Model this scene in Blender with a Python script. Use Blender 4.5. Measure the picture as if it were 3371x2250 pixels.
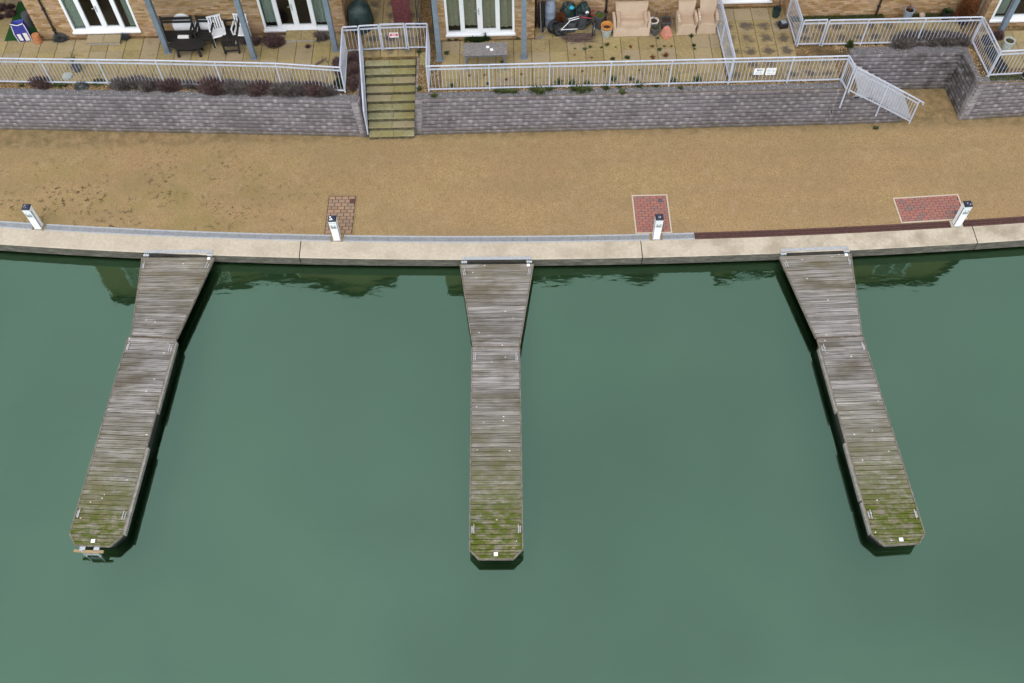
import bpy, bmesh, math, random
import numpy as np
from mathutils import Vector, Matrix
for o in list(bpy.data.objects): bpy.data.objects.remove(o)
rnd = random.Random(7)
SC = bpy.context.scene
COL = SC.collection
R_ = math.radians
# ------------------------------------------------------------------ camera
CAM_H, CAM_F, CAM_W, CAM_HH = 25.5, 3300.0, 3371.0, 2250.0
CR = np.array([[0.9997013684, 0.0244371446, 0.0], [-0.0208266317, 0.8519985705, -0.5231297041], [-0.0127837962, 0.5229734810, 0.8522530802]])
cam = bpy.data.cameras.new('camera'); cam.sensor_width = 36; cam.lens = CAM_F / CAM_W * 36; cam.clip_end = 1500; cam.clip_start = 0.5
co = bpy.data.objects.new('camera', cam); COL.objects.link(co)
m4 = Matrix([list(CR[0]) + [0], list(CR[1]) + [0], list(CR[2]) + [CAM_H], [0, 0, 0, 1]]); co.matrix_world = m4
SC.camera = co
# ------------------------------------------------------------------ sky, sun, exposure (overcast day)
SUN_EL, SUN_AZ = 62, 200
wd = bpy.data.worlds.new('World'); SC.world = wd; wd.use_nodes = True
wn = wd.node_tree; bg = wn.nodes['Background']
sky = wn.nodes.new('ShaderNodeTexSky'); sky.sky_type = 'NISHITA'; sky.sun_disc = False
sky.sun_elevation = R_(SUN_EL); sky.sun_rotation = R_(SUN_AZ); sky.dust_density = 3.0; sky.air_density = 1.0; sky.ozone_density = 1.0
hs = wn.nodes.new('ShaderNodeHueSaturation'); hs.inputs['Saturation'].default_value = 0.42
wn.links.new(sky.outputs[0], hs.inputs['Color'])
# broken overcast: soft lighter and darker cloud all over the sky
tc = wn.nodes.new('ShaderNodeTexCoord'); cn = wn.nodes.new('ShaderNodeTexNoise'); cn.inputs['Scale'].default_value = 2.6; cn.inputs['Detail'].default_value = 3; cn.inputs['Roughness'].default_value = .5
cr = wn.nodes.new('ShaderNodeValToRGB'); cr.color_ramp.elements[0].position = .33; cr.color_ramp.elements[0].color = (.62, .68, .78, 1); cr.color_ramp.elements[1].position = .67; cr.color_ramp.elements[1].color = (1.35, 1.32, 1.25, 1)
cm = wn.nodes.new('ShaderNodeMixRGB'); cm.blend_type = 'MULTIPLY'; cm.inputs[0].default_value = 1
wn.links.new(tc.outputs['Generated'], cn.inputs['Vector']); wn.links.new(cn.outputs[0], cr.inputs[0]); wn.links.new(hs.outputs[0], cm.inputs[1]); wn.links.new(cr.outputs[0], cm.inputs[2]); wn.links.new(cm.outputs[0], bg.inputs[0])
bg.inputs[1].default_value = 0.15
sl = bpy.data.lights.new('sun', 'SUN'); sl.energy = 1.5; sl.angle = R_(160); sl.color = (1, .97, .93)
so = bpy.data.objects.new('sun', sl); COL.objects.link(so)
az = R_(SUN_AZ); sd = Vector((math.sin(az) * math.cos(R_(SUN_EL)), math.cos(az) * math.cos(R_(SUN_EL)), math.sin(R_(SUN_EL))))
so.rotation_euler = sd.to_track_quat('Z', 'Y').to_euler(); so.location = (0, 0, 60)
vs = SC.view_settings; vs.view_transform = 'Standard'; vs.look = 'None'; vs.exposure = 0.5; vs.gamma = 1.0; vs.use_curve_mapping = False
# ------------------------------------------------------------------ helpers
def at(px, py, z):
    """survey: the point at height z seen at a photograph position"""
    d = CR @ np.array([px - CAM_W / 2, -(py - CAM_HH / 2), -CAM_F]); t = (z - CAM_H) / d[2]
    return Vector((d[0] * t, d[1] * t, z))
class Mat:
    def __init__(s, name, rough=.8, base=(.5, .5, .5), metal=0, spec=None):
        s.m = bpy.data.materials.new(name); s.m.use_nodes = True; s.t = s.m.node_tree; s.n = s.t.nodes; s.p = s.n['Principled BSDF']
        s.p.inputs['Roughness'].default_value = rough; s.p.inputs['Metallic'].default_value = metal
        s.p.inputs['Base Color'].default_value = (*base, 1)
        if spec is not None: s.p.inputs['Specular IOR Level'].default_value = spec
    def lk(s, a, b): s.t.links.new(a, b)
    def new(s, k): return s.n.new('ShaderNode' + k)
    def pos(s): return s.new('NewGeometry').outputs['Position']
    def obj(s): return s.new('TexCoord').outputs['Object']
    def rand(s): return s.new('ObjectInfo').outputs['Random']
    def map(s, v, scale=(1, 1, 1), loc=(0, 0, 0)):
        n = s.new('Mapping'); n.inputs['Scale'].default_value = scale; n.inputs['Location'].default_value = loc; s.lk(v, n.inputs[0]); return n.outputs[0]
    def rot(s, v, a):
        n = s.new('Mapping'); n.inputs['Rotation'].default_value = (0, 0, a); s.lk(v, n.inputs[0]); return n.outputs[0]
    def jit(s, v, k=37.0):
        a = s.new('VectorMath'); a.operation = 'ADD'; b = s.new('Math'); b.operation = 'MULTIPLY'; b.inputs[1].default_value = k
        s.lk(s.rand(), b.inputs[0]); s.lk(v, a.inputs[0]); s.lk(b.outputs[0], a.inputs[1]); return a.outputs[0]
    def noise(s, v, scale, detail=3, rough=.55):
        n = s.new('TexNoise'); n.inputs['Scale'].default_value = scale; n.inputs['Detail'].default_value = detail; n.inputs['Roughness'].default_value = rough
        s.lk(v, n.inputs['Vector']); return n.outputs[0]
    def voro(s, v, scale, out=0, feat='F1'):
        n = s.new('TexVoronoi'); n.feature = feat; n.inputs['Scale'].default_value = scale; s.lk(v, n.inputs['Vector']); return n.outputs[out]
    def ramp(s, f, *st):
        n = s.new('ValToRGB'); e = n.color_ramp.elements
        while len(e) < len(st): e.new(.5)
        for i, (p, c) in enumerate(st):
            e[i].position = p; e[i].color = (*c, 1) if isinstance(c, (tuple, list)) else (c, c, c, 1)
        s.lk(f, n.inputs[0]); return n.outputs[0]
    def mix(s, f, a, b, mode='MIX'):
        n = s.new('MixRGB'); n.blend_type = mode
        for i, v in enumerate((f, a, b)):
            if hasattr(v, 'links'): s.lk(v, n.inputs[i])
            elif i == 0: n.inputs[0].default_value = v
            else: n.inputs[i].default_value = (*v, 1) if isinstance(v, (tuple, list)) else (v, v, v, 1)
        return n.outputs[0]
    def math(s, op, a, b=0.0, clamp=False):
        n = s.new('Math'); n.operation = op; n.use_clamp = clamp
        for i, v in enumerate((a, b)):
            if hasattr(v, 'links'): s.lk(v, n.inputs[i])
            else: n.inputs[i].default_value = v
        return n.outputs[0]
    def sep(s, v, i):
        n = s.new('SeparateXYZ'); s.lk(v, n.inputs[0]); return n.outputs[i]
    def attr(s, nm):
        n = s.new('Attribute'); n.attribute_name = nm; return n.outputs['Color']
    def col(s, c): s.lk(c, s.p.inputs['Base Color']); return s
    def bump(s, h, strength=.3, dist=.02):
        n = s.new('Bump'); n.inputs['Strength'].default_value = strength; n.inputs['Distance'].default_value = dist
        s.lk(h, n.inputs['Height']); s.lk(n.outputs[0], s.p.inputs['Normal']); return s
def simple(name, c, rough=.7, metal=0, var=.25, scale=14, spec=None, world=False, bump=.15):
    """one colour with noise variation and fine relief"""
    M = Mat(name, rough, c, metal, spec); v = M.pos() if world else M.jit(M.obj())
    n = M.noise(v, scale, 4); d = tuple(x * (1 - var) for x in c); l = tuple(min(1, x * (1 + var)) for x in c)
    M.col(M.ramp(n, (.3, d), (.7, l))); M.bump(M.noise(v, scale * 6, 3), bump, .01); return M.m
# ---- mesh builder
class MB:
    def __init__(s): s.v = []; s.f = []; s.mi = []
    def add(s, vs, fs, mi=0):
        b = len(s.v); s.v += [tuple(p) for p in vs]; s.f += [tuple(i + b for i in f) for f in fs]; s.mi += [mi] * len(fs); return s
    def box(s, x0, x1, y0, y1, z0, z1, mi=0):
        return s.add([(x0, y0, z0), (x1, y0, z0), (x1, y1, z0), (x0, y1, z0), (x0, y0, z1), (x1, y0, z1), (x1, y1, z1), (x0, y1, z1)],
                     [(0, 3, 2, 1), (4, 5, 6, 7), (0, 1, 5, 4), (1, 2, 6, 5), (2, 3, 7, 6), (3, 0, 4, 7)], mi)
    def cbox(s, x0, x1, y0, y1, z0, z1, c=.01, mi=0):
        """box with a chamfered top edge"""
        vs = [(x0, y0, z0), (x1, y0, z0), (x1, y1, z0), (x0, y1, z0), (x0, y0, z1 - c), (x1, y0, z1 - c), (x1, y1, z1 - c), (x0, y1, z1 - c),
              (x0 + c, y0 + c, z1), (x1 - c, y0 + c, z1), (x1 - c, y1 - c, z1), (x0 + c, y1 - c, z1)]
        return s.add(vs, [(0, 3, 2, 1), (8, 9, 10, 11)] + [(i, (i + 1) % 4, 4 + (i + 1) % 4, 4 + i) for i in range(4)] + [(4 + i, 4 + (i + 1) % 4, 8 + (i + 1) % 4, 8 + i) for i in range(4)], mi)
    def bar(s, a, b, w, h=None, mi=0, up=(0, 0, 1)):
        """rectangular bar from a to b, w wide and h high"""
        a, b = Vector(a), Vector(b); h = h or w; d = (b - a).normalized(); u = Vector(up)
        if abs(d.dot(u)) > .99: u = Vector((0, 1, 0))
        r = d.cross(u).normalized(); u = r.cross(d); r *= w / 2; u *= h / 2
        return s.add([a - r - u, a + r - u, a + r + u, a - r + u, b - r - u, b + r - u, b + r + u, b - r + u],
                     [(0, 1, 2, 3), (7, 6, 5, 4), (0, 4, 5, 1), (1, 5, 6, 2), (2, 6, 7, 3), (3, 7, 4, 0)], mi)
    def tube(s, pts, r, n=8, mi=0):
        pts = [Vector(p) for p in pts]; rs = r if isinstance(r, (list, tuple)) else [r] * len(pts); vs = []; pr = None
        for i, p in enumerate(pts):
            d = (pts[min(i + 1, len(pts) - 1)] - pts[max(i - 1, 0)]).normalized()
            if pr is None: q = d.cross(Vector((0, 0, 1)) if abs(d.z) < .9 else Vector((0, 1, 0))).normalized()
            else: q = (pr - d * pr.dot(d)).normalized()
            pr = q; w = d.cross(q)
            vs += [p + (q * math.cos(2 * math.pi * k / n) + w * math.sin(2 * math.pi * k / n)) * rs[i] for k in range(n)]
        fs = [(i * n + k, i * n + (k + 1) % n, (i + 1) * n + (k + 1) % n, (i + 1) * n + k) for i in range(len(pts) - 1) for k in range(n)]
        fs += [tuple(range(n))[::-1], tuple((len(pts) - 1) * n + k for k in range(n))]
        return s.add(vs, fs, mi)
    def lathe(s, prof, n=20, c=(0, 0, 0), mi=0, sx=1, sy=1, sq=0):
        vs = []; 
        for r, z in prof:
            for k in range(n):
                a = 2 * math.pi * (k + .5) / n; q = 1
                if sq: q = 1 / max(abs(math.cos(a)), abs(math.sin(a)))
                vs.append((c[0] + r * q * math.cos(a) * sx, c[1] + r * q * math.sin(a) * sy, c[2] + z))
        fs = [(i * n + k, i * n + (k + 1) % n, (i + 1) * n + (k + 1) % n, (i + 1) * n + k) for i in range(len(prof) - 1) for k in range(n)]
        fs += [tuple(range(n))[::-1], tuple((len(prof) - 1) * n + k for k in range(n))]
        return s.add(vs, fs, mi)
    def prism(s, poly, z0, z1, mi=0):
        n = len(poly); vs = [(x, y, z0) for x, y in poly] + [(x, y, z1) for x, y in poly]
        return s.add(vs, [tuple(range(n))[::-1], tuple(range(n, 2 * n))] + [(i, (i + 1) % n, n + (i + 1) % n, n + i) for i in range(n)], mi)
    def mesh(s, name, smooth=False):
        me = bpy.data.meshes.new(name); me.from_pydata(s.v, [], s.f)
        me.polygons.foreach_set('material_index', s.mi)
        if smooth: me.polygons.foreach_set('use_smooth', [True] * len(s.f))
        me.update(); return me
    def build(s, name, mats, parent=None, smooth=False, loc=None, rot=None, kind=None, fix=True):
        me = s.mesh(name, smooth)
        if fix:
            bm = bmesh.new(); bm.from_mesh(me); bmesh.ops.recalc_face_normals(bm, faces=bm.faces); bm.to_mesh(me); bm.free()
        if not isinstance(mats, (list, tuple)): mats = [mats]
        for m in mats: me.materials.append(m)
        if smooth: 
            try: me.set_sharp_from_angle(angle=R_(40))
            except Exception: pass
        return link(name, me, parent, loc, rot, kind)
def link(name, me, parent=None, loc=None, rot=None, kind=None, scale=None):
    o = bpy.data.objects.new(name, me); COL.objects.link(o)
    if parent is not None: o.parent = parent
    if loc is not None: o.location = loc
    if rot is not None: o.rotation_euler = rot
    if scale is not None: o.scale = scale
    if kind: o['kind'] = kind
    return o
def tag(o, label, cat, group=None):
    o['label'] = label; o['category'] = cat
    if group: o['group'] = group
    return o
def thing(name, label, cat, loc=(0, 0, 0), rotz=0, group=None):
    o = bpy.data.objects.new(name, None); COL.objects.link(o); o.location = loc; o.rotation_euler = (0, 0, rotz); o.empty_display_size = .1
    return tag(o, label, cat, group)
def copy_tree(o, parent=None):
    c = o.copy(); COL.objects.link(c); c.parent = parent
    for ch in list(o.children): copy_tree(ch, c)
    return c
# ------------------------------------------------------------------ materials
MT = {}
def mk_path():
    M = Mat('bound_gravel', .95, spec=.2); p = M.pos()
    big = M.noise(p, .35, 4); mid = M.noise(p, 3.2, 4, .6); fine = M.noise(p, 75, 2, .7); st = M.sep(M.voro(p, 60, 1), 0)
    c = M.ramp(mid, (.25, (.295, .2, .083)), (.75, (.375, .262, .122)))
    c = M.mix(M.ramp(big, (.35, 0.), (.65, .75)), c, (.315, .205, .095))
    c = M.mix(M.ramp(fine, (.3, .55), (.48, 0.)), c, (.15, .10, .05))
    c = M.mix(M.ramp(fine, (.58, 0.), (.74, .5)), c, (.52, .4, .25))
    c = M.mix(.35, c, M.mix(1, c, st, 'OVERLAY'))
    # algae bloom and moss dots, thicker near the kerb on the one side
    x = M.sep(p, 0); y = M.sep(p, 1)
    zone = M.math('MULTIPLY', M.ramp(M.math('MULTIPLY', M.math('ADD', x, 20.), .05), (.0, .5), (.25, 1.), (.52, .9), (.72, .25), (1., .0)),
                  M.ramp(M.math('MULTIPLY', M.math('SUBTRACT', y, 19.5), .2), (0., 1.), (.55, .85), (.95, .12)))
    al = M.math('MULTIPLY', zone, M.ramp(M.noise(p, .8, 5, .65), (.42, 0.), (.66, .7)))
    c = M.mix(al, c, (.2, .165, .05))
    sp = M.math('MULTIPLY', M.ramp(M.noise(p, 5.5, 4, .75), (.55, 0.), (.60, 1.)), M.math('MULTIPLY', zone, M.ramp(M.noise(p, .9, 3), (.44, 0.), (.56, 1.))))
    c = M.mix(sp, c, (.045, .036, .016))
    wn_ = M.noise(M.map(p, (.22, .8, 1)), 1.0, 4, .6); c = M.mix(M.ramp(wn_, (.42, 0.), (.66, .38)), c, (.235, .165, .085)); c = M.mix(M.ramp(M.noise(p, 1.7, 5, .7), (.55, 0.), (.72, .35)), c, (.42, .31, .18))
    ft = M.math('MULTIPLY', M.ramp(M.math('MULTIPLY', M.math('SUBTRACT', y, 23.), .5), (.35, 0.), (.5, .6)), M.ramp(M.noise(p, 3, 4, .7), (.4, .1), (.62, 1.)))
    c = M.mix(ft, c, (.1, .082, .035))
    c = M.mix(1, c, (.86, .88, .95), 'MULTIPLY')
    M.col(c); M.bump(fine, .35, .012); return M.m
MT['path'] = mk_path()
def mk_kerb(face=False):
    M = Mat('coping_concrete_face' if face else 'coping_concrete', .9, spec=.25); p = M.pos()
    a = M.noise(p, 1.1, 6, .65); b = M.noise(p, 9, 5, .65); g = M.noise(p, 70, 2)
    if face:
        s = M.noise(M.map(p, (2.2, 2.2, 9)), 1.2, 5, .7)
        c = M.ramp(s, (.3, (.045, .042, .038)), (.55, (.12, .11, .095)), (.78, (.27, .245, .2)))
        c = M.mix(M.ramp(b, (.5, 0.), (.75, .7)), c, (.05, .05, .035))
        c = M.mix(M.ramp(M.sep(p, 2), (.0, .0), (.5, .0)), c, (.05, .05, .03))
    else:
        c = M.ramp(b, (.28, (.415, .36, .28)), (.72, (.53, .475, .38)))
        w = M.math('MULTIPLY', M.ramp(a, (.44, 0.), (.62, .85)), M.ramp(M.math('MULTIPLY', M.math('ADD', M.sep(p, 0), 20), .025), (.45, .4), (.75, 1.)))
        c = M.mix(w, c, (.29, .245, .18))
        c = M.mix(M.ramp(M.noise(p, 4.5, 6, .8), (.60, 0.), (.70, .6)), c, (.18, .155, .12))
    c = M.mix(M.ramp(g, (.35, .35), (.5, 0.)), c, (.2, .17, .13))
    M.col(c); M.bump(g, .3, .008); return M.m
MT['kerb'] = mk_kerb(); MT['kerbface'] = mk_kerb(True)
def mk_water():
    """mirror-like surface over turbid green water: what is not reflected comes from the scattering layer below"""
    M = Mat('water_surface'); out = M.n['Material Output']; p = M.pos()
    v = M.map(p, (1, 2.0, 1)); h = M.mix(.22, M.noise(v, 1.5, 1, .5), M.noise(v, 5, 2, .5))
    bn = M.new('Bump'); bn.inputs['Strength'].default_value = .055; bn.inputs['Distance'].default_value = .06; M.lk(h, bn.inputs['Height'])
    tr = M.new('BsdfTransparent'); gl = M.new('BsdfGlossy'); gl.inputs['Roughness'].default_value = .02; gl.inputs['Color'].default_value = (.58, .97, .77, 1)
    fr = M.new('Fresnel'); fr.inputs[0].default_value = 2.15; mx = M.new('MixShader'); M.lk(bn.outputs[0], gl.inputs['Normal'])
    M.lk(fr.outputs[0], mx.inputs[0]); M.lk(tr.outputs[0], mx.inputs[1]); M.lk(gl.outputs[0], mx.inputs[2]); M.lk(mx.outputs[0], out.inputs[0]); return M.m
MT['bed'] = simple('turbid_green_water', (.058, .126, .052), 1, var=.28, scale=.10, spec=0, world=True, bump=0)
MT['water'] = mk_water()
def mk_block():
    M = Mat('split_face_block', .95, spec=.2); o = M.obj(); v = M.jit(M.map(o, (.42, 1, 1))); p = M.pos(); r = M.rand()
    a = M.noise(v, 4, 4, .7); f = M.noise(v, 40, 3, .7)
    c = M.ramp(a, (.28, (.13, .115, .125)), (.72, (.235, .212, .225)))
    # pale lime bloom by the upright joints
    x = M.math('SUBTRACT', M.sep(M.attr('bx'), 0), .5); sh = M.math('MULTIPLY', M.math('SUBTRACT', .5, M.math('ABSOLUTE', x)), 2.1)
    e = M.math('ADD', sh, M.math('MULTIPLY', M.noise(p, 13, 4, .75), 1.0))
    c = M.mix(M.math('MULTIPLY', M.ramp(e, (.52, 1.), (.95, 0.)), M.ramp(M.noise(p, 2.0, 2), (.35, .2), (.62, .9))), c, (.40, .37, .385))
    c = M.mix(M.ramp(M.noise(p, .9, 5, .7), (.52, 0.), (.75, .6)), c, (.07, .06, .062))
    lo = M.math('MULTIPLY', M.ramp(M.sep(p, 2), (.0, 1.), (.32, 0.)), M.ramp(M.noise(p, 2.5, 4), (.35, .2), (.65, .9)))
    c = M.mix(lo, c, (.115, .10, .055))
    # dark noise patches in the recess by the ramp, stronger towards the back
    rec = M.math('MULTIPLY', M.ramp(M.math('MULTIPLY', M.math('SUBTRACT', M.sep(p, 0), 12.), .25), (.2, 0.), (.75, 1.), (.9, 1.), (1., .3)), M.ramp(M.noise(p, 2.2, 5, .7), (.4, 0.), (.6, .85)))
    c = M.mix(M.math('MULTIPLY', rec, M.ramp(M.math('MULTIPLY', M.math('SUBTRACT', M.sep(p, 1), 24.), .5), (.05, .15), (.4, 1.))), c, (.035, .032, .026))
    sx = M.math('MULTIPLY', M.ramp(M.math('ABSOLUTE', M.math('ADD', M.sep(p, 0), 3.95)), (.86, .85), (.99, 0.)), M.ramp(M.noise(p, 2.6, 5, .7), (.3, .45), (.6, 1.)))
    c = M.mix(sx, c, (.06, .054, .05))  # side walls of the stair recess darkened: shade put into the colour
    c = M.mix(.55, c, M.mix(1, c, M.ramp(r, (0, .58), (1, 1.0)), 'MULTIPLY'))
    c = M.mix(M.ramp(f, (.33, .35), (.46, 0.)), c, (.05, .045, .045))
    M.col(c); M.bump(f, .5, .015); return M.m
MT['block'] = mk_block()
def mk_slab(name, base, dark, stain=0.0, green=.3):
    M = Mat(name, .9, spec=.25); v = M.jit(M.obj(), 53); p = M.pos()
    rip = M.noise(M.map(M.rot(v, .7), (3, 9, 1)), 1.6, 5, .7); f = M.noise(v, 60, 2)
    c = M.ramp(rip, (.3, dark), (.62, base))
    c = M.mix(M.ramp(M.noise(p, .7, 5, .6), (.45, 0.), (.7, green * 1.6)), c, (.245, .205, .055))
    r = M.rand(); c = M.mix(.6, c, M.mix(1, c, M.ramp(r, (0, .66), (1, 1.0)), 'MULTIPLY'))
    c = M.mix(M.ramp(M.math('FRACT', M.math('MULTIPLY', r, 7.3)), (.55, 0.), (.95, .6)), c, (.30, .245, .175))
    c = M.mix(M.ramp(M.noise(p, 2.4, 6, .75), (.54, 0.), (.70, .5)), c, (.13, .105, .065))
    if stain:
        o = M.new('TexCoord').outputs['Object']; l = M.new('VectorMath'); l.operation = 'LENGTH'; M.lk(M.map(o, (1, 1, 0)), l.inputs[0])
        k = M.math('ADD', M.math('MULTIPLY', l.outputs['Value'], 1.25), M.math('MULTIPLY', M.noise(M.map(p, (1, 1.4, 1)), 3.2, 5, .75), 1.7)); k = M.math('MULTIPLY', k, .5)
        amt = M.math('MULTIPLY', M.ramp(k, (.52, 1.), (.70, 0.)), M.ramp(r, (.12, .45), (.4, stain)))
        c = M.mix(amt, c, (.075, .06, .052))
    c = M.mix(M.ramp(f, (.3, .4), (.45, 0.)), c, dark)
    M.col(c); M.bump(M.mix(.5, rip, f), .35, .015); return M.m
MT['slab'] = mk_slab('riven_paving_slab', (.39, .31, .16), (.245, .19, .09))
MT['slab_s'] = mk_slab('stained_paving_slab', (.36, .28, .14), (.23, .175, .08), stain=.9, green=.15)
MT['step'] = mk_slab('step_slab', (.34, .325, .20), (.19, .195, .095), green=.6)
def mk_riser():
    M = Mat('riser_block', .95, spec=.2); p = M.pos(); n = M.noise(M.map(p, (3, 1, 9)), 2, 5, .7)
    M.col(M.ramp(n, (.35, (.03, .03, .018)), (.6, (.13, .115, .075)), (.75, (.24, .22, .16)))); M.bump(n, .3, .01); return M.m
MT['riser'] = mk_riser()
def mk_soil():
    M = Mat('pea_gravel_bed', .95, spec=.2); p = M.pos(); v = M.voro(p, 38, 1); d = M.voro(p, 38, 0)
    c = M.mix(1, M.ramp(M.sep(v, 0), (0., (.16, .09, .035)), (.5, (.34, .21, .085)), (1., (.52, .4, .22))), M.ramp(d, (0., 1.), (.75, .35)), 'MULTIPLY')
    M.col(M.mix(M.ramp(M.noise(p, 1.6, 4), (.45, 0.), (.65, .8)), c, (.06, .045, .025))); M.bump(d, .6, .02); return M.m
MT['soil'] = mk_soil()
def mk_brick():
    M = Mat('buff_brick', .9, spec=.2); p = M.pos(); c = M.attr('tone'); n = M.noise(p, 50, 3, .7)
    c = M.mix(.35, c, M.mix(1, c, M.ramp(n, (.3, .55), (.7, 1.)), 'MULTIPLY'))
    c = M.mix(M.ramp(M.noise(p, .8, 5, .7), (.52, 0.), (.75, .4)), c, (.2, .13, .06))
    M.col(c); M.bump(n, .4, .01); return M.m
MT['brick'] = mk_brick()
MT['mortar'] = simple('mortar', (.33, .26, .17), .95, world=True, scale=20)
def mk_upper():
    M = Mat('upper_brickwork', .9); b = M.new('TexBrick'); b.inputs['Scale'].default_value = 1; b.inputs['Brick Width'].default_value = .225; b.inputs['Row Height'].default_value = .075
    b.inputs['Mortar Size'].default_value = .006; b.inputs['Color1'].default_value = (.38, .25, .12, 1); b.inputs['Color2'].default_value = (.3, .19, .09, 1); b.inputs['Mortar'].default_value = (.33, .26, .17, 1)
    p = M.pos(); cx = M.new('CombineXYZ'); M.lk(M.math('ADD', M.sep(p, 0), M.sep(p, 1)), cx.inputs[0]); M.lk(M.sep(p, 2), cx.inputs[1]); M.lk(cx.outputs[0], b.inputs[0]); M.col(b.outputs[0]); return M.m
MT['upper'] = mk_upper()
def mk_deck():
    M = Mat('weathered_decking', .9, spec=.2); o = M.obj(); p = M.pos(); r = M.rand()
    v = M.jit(o, 41)
    st = M.noise(M.map(v, (.55, 30, 6)), 1.5, 4, .7); gr = M.noise(M.map(v, (1.0, 95, 6)), 1.0, 2, .6)
    c = M.ramp(st, (.26, (.078, .07, .064)), (.44, (.21, .197, .185)), (.64, (.47, .455, .45)))
    c = M.mix(M.ramp(gr, (.4, .5), (.5, 0.)), c, (.06, .05, .042))
    c = M.mix(.55, c, M.mix(1, c, M.ramp(r, (0, .30), (.5, .78), (1, 1.0)), 'MULTIPLY'))
    # damp dark patches across several boards
    w = M.noise(M.map(p, (.55, 1.5, 1)), 1.2, 4, .6); c = M.mix(M.ramp(w, (.46, 0.), (.66, .75)), c, (.075, .062, .04))
    # olive algae film, heavier towards the outer end and on the shore ramp
    y = M.sep(p, 1); x = M.sep(p, 0)
    far = M.ramp(M.math('MULTIPLY', M.math('SUBTRACT', y, 9.), .1), (.0, 1.), (.14, .8), (.32, .35), (.55, .08), (.75, .05), (.9, .4), (1., .5))
    mo = M.noise(M.map(p, (.9, 1.7, 1)), 1.7, 6, .75)
    c = M.mix(M.math('MULTIPLY', far, M.ramp(mo, (.3, .1), (.6, .8))), c, (.16, .135, .05))
    m2 = M.noise(M.map(p, (1, 2.2, 1)), 3.2, 5, .75)
    end = M.ramp(M.math('MULTIPLY', M.math('SUBTRACT', y, 9.), .1), (.0, 1.), (.1, 1.), (.19, .6), (.32, .22), (.5, 0.))
    c = M.mix(M.math('MULTIPLY', end, M.ramp(m2, (.40, 0.), (.56, 1.))), c, (.068, .088, .009))
    # bird lime specks
    q = M.voro(M.map(p, (1, 1.3, 1)), 3.3, 0); c = M.mix(M.math('MULTIPLY', M.ramp(q, (.05, 1.), (.085, 0.)), M.ramp(M.noise(p, 2.2), (.46, 0.), (.52, 1.))), c, (.72, .70, .64))
    M.col(c); M.bump(gr, .6, .006); return M.m
MT['deck'] = mk_deck()
MT['fascia'] = simple('fascia_timber', (.15, .13, .105), .9, var=.4, scale=8)
MT['fender'] = simple('rubbing_strip', (.2, .188, .165), .8, var=.3, scale=9)
MT['dark'] = simple('float_black', (.014, .016, .013), .7, var=.3)
MT['galv'] = simple('galvanised_steel', (.40, .425, .45), .5, .35, var=.15)
MT['steelbar'] = simple('cleat_alloy', (.46, .47, .49), .4, .3, var=.1)
MT['plate'] = simple('white_plate', (.8, .82, .85), .5, var=.05)
MT['rust'] = simple('brown_cast_iron', (.085, .038, .032), .75, .1, var=.35)
MT['channel'] = simple('drain_shadow', (.05, .055, .06), .9)
def mk_rail():
    M = Mat('railing_paint', .55, (.6, .62, .68), .0); v = M.pos(); n = M.noise(v, 3, 4, .7)
    c = M.ramp(n, (.3, (.36, .39, .475)), (.65, (.47, .495, .58))); c = M.mix(M.ramp(M.noise(v, 25, 3), (.6, 0.), (.75, .4)), c, (.42, .42, .42)); M.col(c); return M.m
MT['rail'] = mk_rail()
MT['column'] = simple('blue_grey_steel', (.16, .205, .26), .55, .1, var=.15, scale=6)
MT['upvc'] = simple('white_upvc', (.80, .82, .86), .4, var=.04)
MT['wpaint'] = simple('pedestal_white', (.78, .80, .83), .45, var=.08, scale=5)
MT['navy'] = simple('navy_cap', (.012, .016, .04), .45, var=.3)
MT['greyp'] = simple('grey_panel', (.3, .31, .32), .6)
MT['black'] = simple('black_stained_timber', (.012, .011, .011), .65, var=.4, scale=20)
MT['blackp'] = simple('black_plastic', (.012, .012, .014), .5, var=.3)
MT['pipe'] = simple('downpipe_black', (.018, .016, .016), .45, var=.3)
def mk_wicker():
    M = Mat('pale_wicker', .75); v = M.obj(); w = M.new('TexWave'); w.inputs['Scale'].default_value = 22; w.bands_direction = 'Z'; M.lk(v, w.inputs[0])
    w2 = M.new('TexWave'); w2.inputs['Scale'].default_value = 22; w2.bands_direction = 'X'; M.lk(v, w2.inputs[0])
    k = M.mix(.5, w.outputs[0], w2.outputs[0]); n = M.noise(v, 3, 4, .6)
    c = M.ramp(n, (.3, (.52, .40, .30)), (.7, (.61, .48, .375))); c = M.mix(M.ramp(k, (.2, .6), (.6, 0.)), c, (.27, .18, .10)); M.col(c); M.bump(k, .5, .01); return M.m
MT['wicker'] = mk_wicker()
MT['terra'] = simple('terracotta', (.42, .17, .07), .85, var=.25, scale=9)
MT['pink'] = simple('pink_terracotta', (.52, .22, .16), .85, var=.2, scale=9)
MT['orange'] = simple('orange_pot', (.52, .22, .05), .7, var=.2)
MT['stone'] = simple('stone_grey_pot', (.36, .40, .38), .85, var=.2)
MT['bluepot'] = simple('blue_grey_pot', (.22, .27, .33), .6, var=.15)
MT['darkpot'] = simple('slate_pot', (.07, .075, .085), .6, var=.2)
MT['whitepot'] = simple('white_pot', (.72, .70, .70), .5, var=.1)
MT['barrel'] = simple('grey_blue_plastic', (.21, .255, .34), .5, var=.12, scale=5)
MT['compost'] = simple('potting_soil', (.05, .03, .02), 1, var=.5, scale=30)
def mk_plant(name, cols, scale=9):
    M = Mat(name, .85, spec=.15); p = M.pos(); n = M.noise(p, scale, 4, .7); k = M.noise(p, scale * 9, 2, .7)
    c = M.ramp(n, *[(.28 + .44 * i / (len(cols) - 1), q) for i, q in enumerate(cols)])
    M.col(M.mix(.6, c, M.mix(1, c, M.ramp(k, (.25, .45), (.7, 1.)), 'MULTIPLY'))); return M.m
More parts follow.
